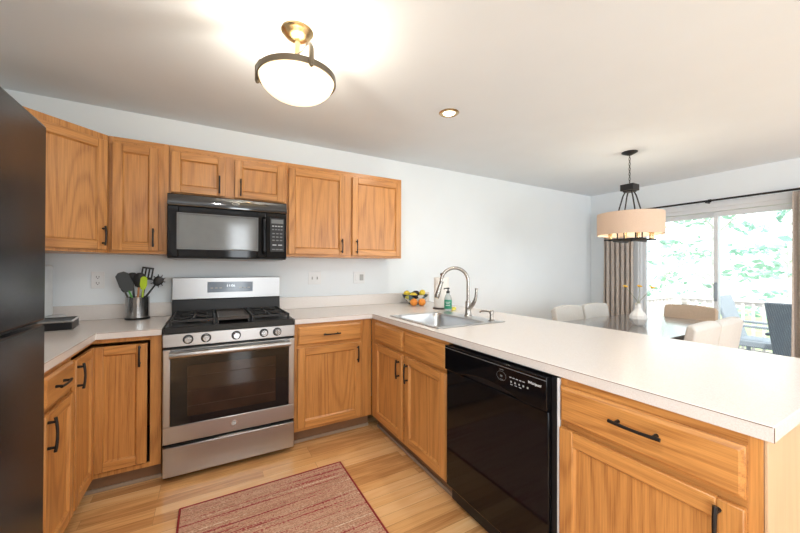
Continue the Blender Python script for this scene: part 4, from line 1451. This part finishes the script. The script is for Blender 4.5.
def make_chair(label, mat):
    """seat toward -y (the sitter looks along -y), origin on the floor under the seat"""
    c = thing('dining_chair', label, 'chair', (0, 0, 0), 0, 'upholstered dining chairs')
    MB().box(-0.225, 0.225, -0.24, 0.185, 0.37, 0.485).build('seat', mat, c, bevel=0.022, seg=3)
    m = MB()
    n = 8
    fr_, bk = [], []
    rows = [0.36, 0.50, 0.62, 0.74, 0.84, 0.875]
    ring = []
    for side in (0, 1):
        g = []
        for zi, z in enumerate(rows):
            row = []
            for k in range(n + 1):
                s = -1 + 2 * k / n
                lean = 0.06 * max(0, (z - 0.45)) / 0.42
                bow = 0.020 * (1 - s * s)
                th = (0.065 if zi < 5 else 0.035) * side
                zz = z - (0.018 * s * s if zi >= 4 else 0)
                w = 0.236 - (0.010 if zi == 5 else 0)
                row.append(m.bm.verts.new((s * w, 0.190 + lean + bow + th, zz)))
            g.append(row)
        ring.append(g)
    for g, flip in ((ring[0], False), (ring[1], True)):
        for a, b in zip(g, g[1:]):
            for k in range(n):
                m._face((a[k], a[k + 1], b[k + 1], b[k]))
    for i in range(len(rows) - 1):
        for k in (0, n):
            m._face((ring[0][i][k], ring[0][i + 1][k], ring[1][i + 1][k], ring[1][i][k]))
    for i in (0, len(rows) - 1):
        for k in range(n):
            m._face((ring[0][i][k], ring[0][i][k + 1], ring[1][i][k + 1], ring[1][i][k]))
    m.build('backrest', mat, c, bevel=0.012, seg=3)
    for x in (-0.19, 0.19):
        for y in (-0.20, 0.21):
            MB().hexa([(x - 0.015, y - 0.015, 0.0005), (x + 0.015, y - 0.015, 0.0005), (x + 0.015, y + 0.015, 0.0005), (x - 0.015, y + 0.015, 0.0005),
                       (x - 0.022, y - 0.022, 0.3695), (x + 0.022, y - 0.022, 0.3695), (x + 0.022, y + 0.022, 0.3695), (x - 0.022, y + 0.022, 0.3695)]).build('leg', 'chair_leg', c, bevel=0.002)
    return c


ch0 = make_chair('ivory upholstered chair at the back wall side of the table, nearer the kitchen', 'chair')
ch0.location = (3.68, -1.02, 0)
dup(ch0, (4.19, -1.02, 0), 0, 'ivory upholstered chair at the back wall side of the table, nearer the curtain')
dup(ch0, (3.545, -1.690, 0), PI, 'ivory chair with its back to the kitchen side, nearer the counter')
dup(ch0, (4.03, -1.690, 0), PI, 'ivory chair on the near side of the table, closer to the patio door')
ch1 = make_chair('ivory upholstered chair, shade painted in as tan, at the head of the table in front of the patio door', 'chair_shaded')
ch1.location = (4.66, -1.385, 0)
ch1.rotation_euler = (0, 0, -PI / 2)

VX, VY = 3.735, -1.425
va = tag(MB().lathe([(0, 0), (0.036, 0), (0.052, 0.018), (0.074, 0.062), (0.070, 0.092), (0.040, 0.130), (0.026, 0.155), (0.024, 0.185), (0.031, 0.205), (0.029, 0.205), (0.023, 0.184), (0, 0.172)], seg=9).build('vase', 'ceramic', loc=(VX, VY, 0.7505), smooth=False), 'white faceted bulb vase on the dining table', 'vase')
for i, (dx, dy, dz, lab) in enumerate(((-0.075, 0.070, 0.245, 'yellow blossom twig leaning toward the back wall from the white vase'), (0.004, -0.01, 0.250, 'yellow blossom twig standing upright in the white vase'), (0.06, -0.085, 0.235, 'yellow blossom twig leaning toward the near chairs from the white vase'))):
    tw = thing('flower_twig', lab, 'flower', (VX + (i - 1) * 0.008, VY, 0.7505 + 0.180), 0, 'twigs in the vase')
    MB().tube([(0, 0, 0), (dx * 0.08, dy * 0.08, dz * 0.2), (dx * 0.8, dy * 0.8, dz * 0.6), (dx, dy, dz * 0.72)], [0.0022, 0.002, 0.0018, 0.0015], 6).build('stem', 'stem', tw)
    for q, (ox, oy, oz) in enumerate(((0, 0, 0), (0.012, 0.014, 0.008), (-0.012, -0.012, 0.004))):
        m = MB()
        for k in range(5):
            a = 2 * PI * k / 5 + q
            m.ball((dx + ox + 0.009 * math.cos(a), dy + oy + 0.009 * math.sin(a), dz * 0.72 + oz), 0.0085, 8, 0.6)
        m.ball((dx + ox, dy + oy, dz * 0.72 + oz + 0.004), 0.006, 8)
        m.build('blossom', 'bloom', tw)

# ------------------------------------------------------------------ outside: deck, railing, patio chairs, trees
DZ0 = -0.20
m = MB()
for i in range(21):
    x = XR + 0.13 + i * 0.14
    m.box(x, x + 0.134, -4.2, 0.2, DZ0 - 0.03, DZ0)
m.box(XR + 0.13, 8.3, -4.2, 0.2, DZ0 - 0.2, DZ0 - 0.031)
struct(m.build('deck_floor', 'deckboard', smooth=False))
struct(MB().box(5.6, 45, -25, 25, -2.7, -2.6).build('lawn_ground', 'lawn', smooth=False))


def railing(a, b, label):
    r = thing('deck_railing', label, 'railing', (a[0], a[1], DZ0), math.atan2(b[1] - a[1], b[0] - a[0]), 'deck railings')
    L = math.hypot(b[0] - a[0], b[1] - a[1])
    MB().box(0, L, -0.045, 0.045, 0.915, 0.95).build('top_rail', 'railpaint', r, bevel=0.004)
    MB().box(0, L, -0.02, 0.02, 0.85, 0.9145).box(0, L, -0.02, 0.02, 0.08, 0.13).build('rail_bars', 'railpaint', r)
    n = int(L / 0.125)
    for i in range(1, n):
        MB().box(i * L / n - 0.017, i * L / n + 0.017, -0.052, -0.021, 0.03, 0.90).build('baluster', 'railpaint', r)
    for x in (0.05, L / 2, L - 0.05):
        MB().box(x - 0.045, x + 0.045, 0.021, 0.11, 0.0005, 0.9145).build('post', 'railpaint', r)


railing((5.62, 0.02), (8.10, 0.02), 'wooden deck railing running straight out from the house wall')
railing((8.15, -0.10), (8.15, -3.6), 'wooden deck railing along the outer edge of the deck')


def patio_chair(loc, rz, label, mat):
    c = thing('patio_chair', label, 'chair', loc, rz, 'wicker patio chairs')
    MB().box(-0.28, 0.28, -0.30, 0.24, 0.30, 0.40).build('seat', mat, c, bevel=0.02)
    m = MB()
    m.hexa([(-0.27, 0.20, 0.36), (0.27, 0.20, 0.36), (0.27, 0.26, 0.36), (-0.27, 0.26, 0.36), (-0.31, 0.42, 1.05), (0.31, 0.42, 1.05), (0.31, 0.47, 1.05), (-0.31, 0.47, 1.05)])
    m.build('backrest', mat, c, bevel=0.015)
    for x in (-0.30, 0.30):
        MB().box(x - 0.035, x + 0.035, -0.30, 0.28, 0.60, 0.635).box(x - 0.02, x + 0.02, -0.28, -0.24, 0.40, 0.60).build('armrest', mat, c, bevel=0.008)
    for x in (-0.25, 0.25):
        for y in (-0.27, 0.20):
            MB().box(x - 0.022, x + 0.022, y - 0.022, y + 0.022, 0.0005, 0.30).build('leg', mat, c)
    return c


patio_chair((7.60, -1.31, DZ0), 0.0, 'pale grey wicker patio chair seen from its side on the deck', 'wicker_pale')
patio_chair((6.93, -1.90, DZ0), -PI / 2 + PI + 0.04, 'dark blue grey wicker patio chair with its back to the house', 'wicker')


def tree(x, y, zb, h, r, mat, label, n=1500, ls=0.16):
    t = thing('tree', label, 'tree', (x, y, zb), 0, 'trees beyond the deck')
    m = MB().tube([(0, 0, 0), (0.1, 0.05, h * 0.4), (0, 0.1, h * 0.9)], [0.11, 0.08, 0.02], 10)
    for k in range(9):
        a = random.uniform(0, 2 * PI)
        z0 = h * random.uniform(0.3, 0.8)
        m.tube([(0.05, 0.05, z0), (0.5 * r * math.cos(a), 0.5 * r * math.sin(a), z0 + 0.3 * r), (0.9 * r * math.cos(a), 0.9 * r * math.sin(a), z0 + 0.4 * r)], [0.03, 0.018, 0.008], 6)
    m.build('trunk', 'bark', t)
    m = MB()
    clumps = []
    for k in range(12):
        a = random.uniform(0, 2 * PI)
        rr = r * math.sqrt(random.random())
        clumps.append((rr * math.cos(a), rr * math.sin(a), h * random.uniform(0.28, 1.0), random.uniform(0.25, 0.55)))
    for k in range(n):
        cx, cy, cz, cr = random.choice(clumps)
        p = Vector((cx + random.gauss(0, cr), cy + random.gauss(0, cr), cz + random.gauss(0, cr * 0.30)))
        q_ = math.hypot(p.x, p.y)
        if q_ > r:
            p.x, p.y = p.x * r / q_, p.y * r / q_
        u = Vector((random.uniform(-1, 1), random.uniform(-1, 1), random.uniform(-0.5, 0.5))).normalized()
        v = u.cross(Vector((random.uniform(-1, 1), random.uniform(-1, 1), random.uniform(-1, 1)))).normalized()
        s = ls * random.uniform(0.5, 1.1)
        vs = [m.bm.verts.new(p + q) for q in (-u * s, v * s * 0.45, u * s, -v * s * 0.45)]
        m._face(vs)
    m.build('foliage', mat, t, smooth=False)


tree(12.0, 3.4, -2.6, 6.6, 1.15, 'leaf_a', 'blue green tree behind the railing at the corner of the deck', 330)
tree(12.6, 0.75, -2.6, 7.0, 1.15, 'leaf_b', 'bright green tree behind the middle of the outer deck railing', 330)
tree(11.4, -1.75, -2.6, 6.4, 1.05, 'leaf_a', 'blue green tree behind the patio chairs', 330)
tree(16.5, 3.6, -2.6, 8.0, 1.5, 'leaf_b', 'bright green tree far behind the side railing', 330)
tree(17.0, 0.2, -2.6, 7.6, 1.5, 'leaf_a', 'blue green tree far behind the outer railing, between two nearer trees', 330)
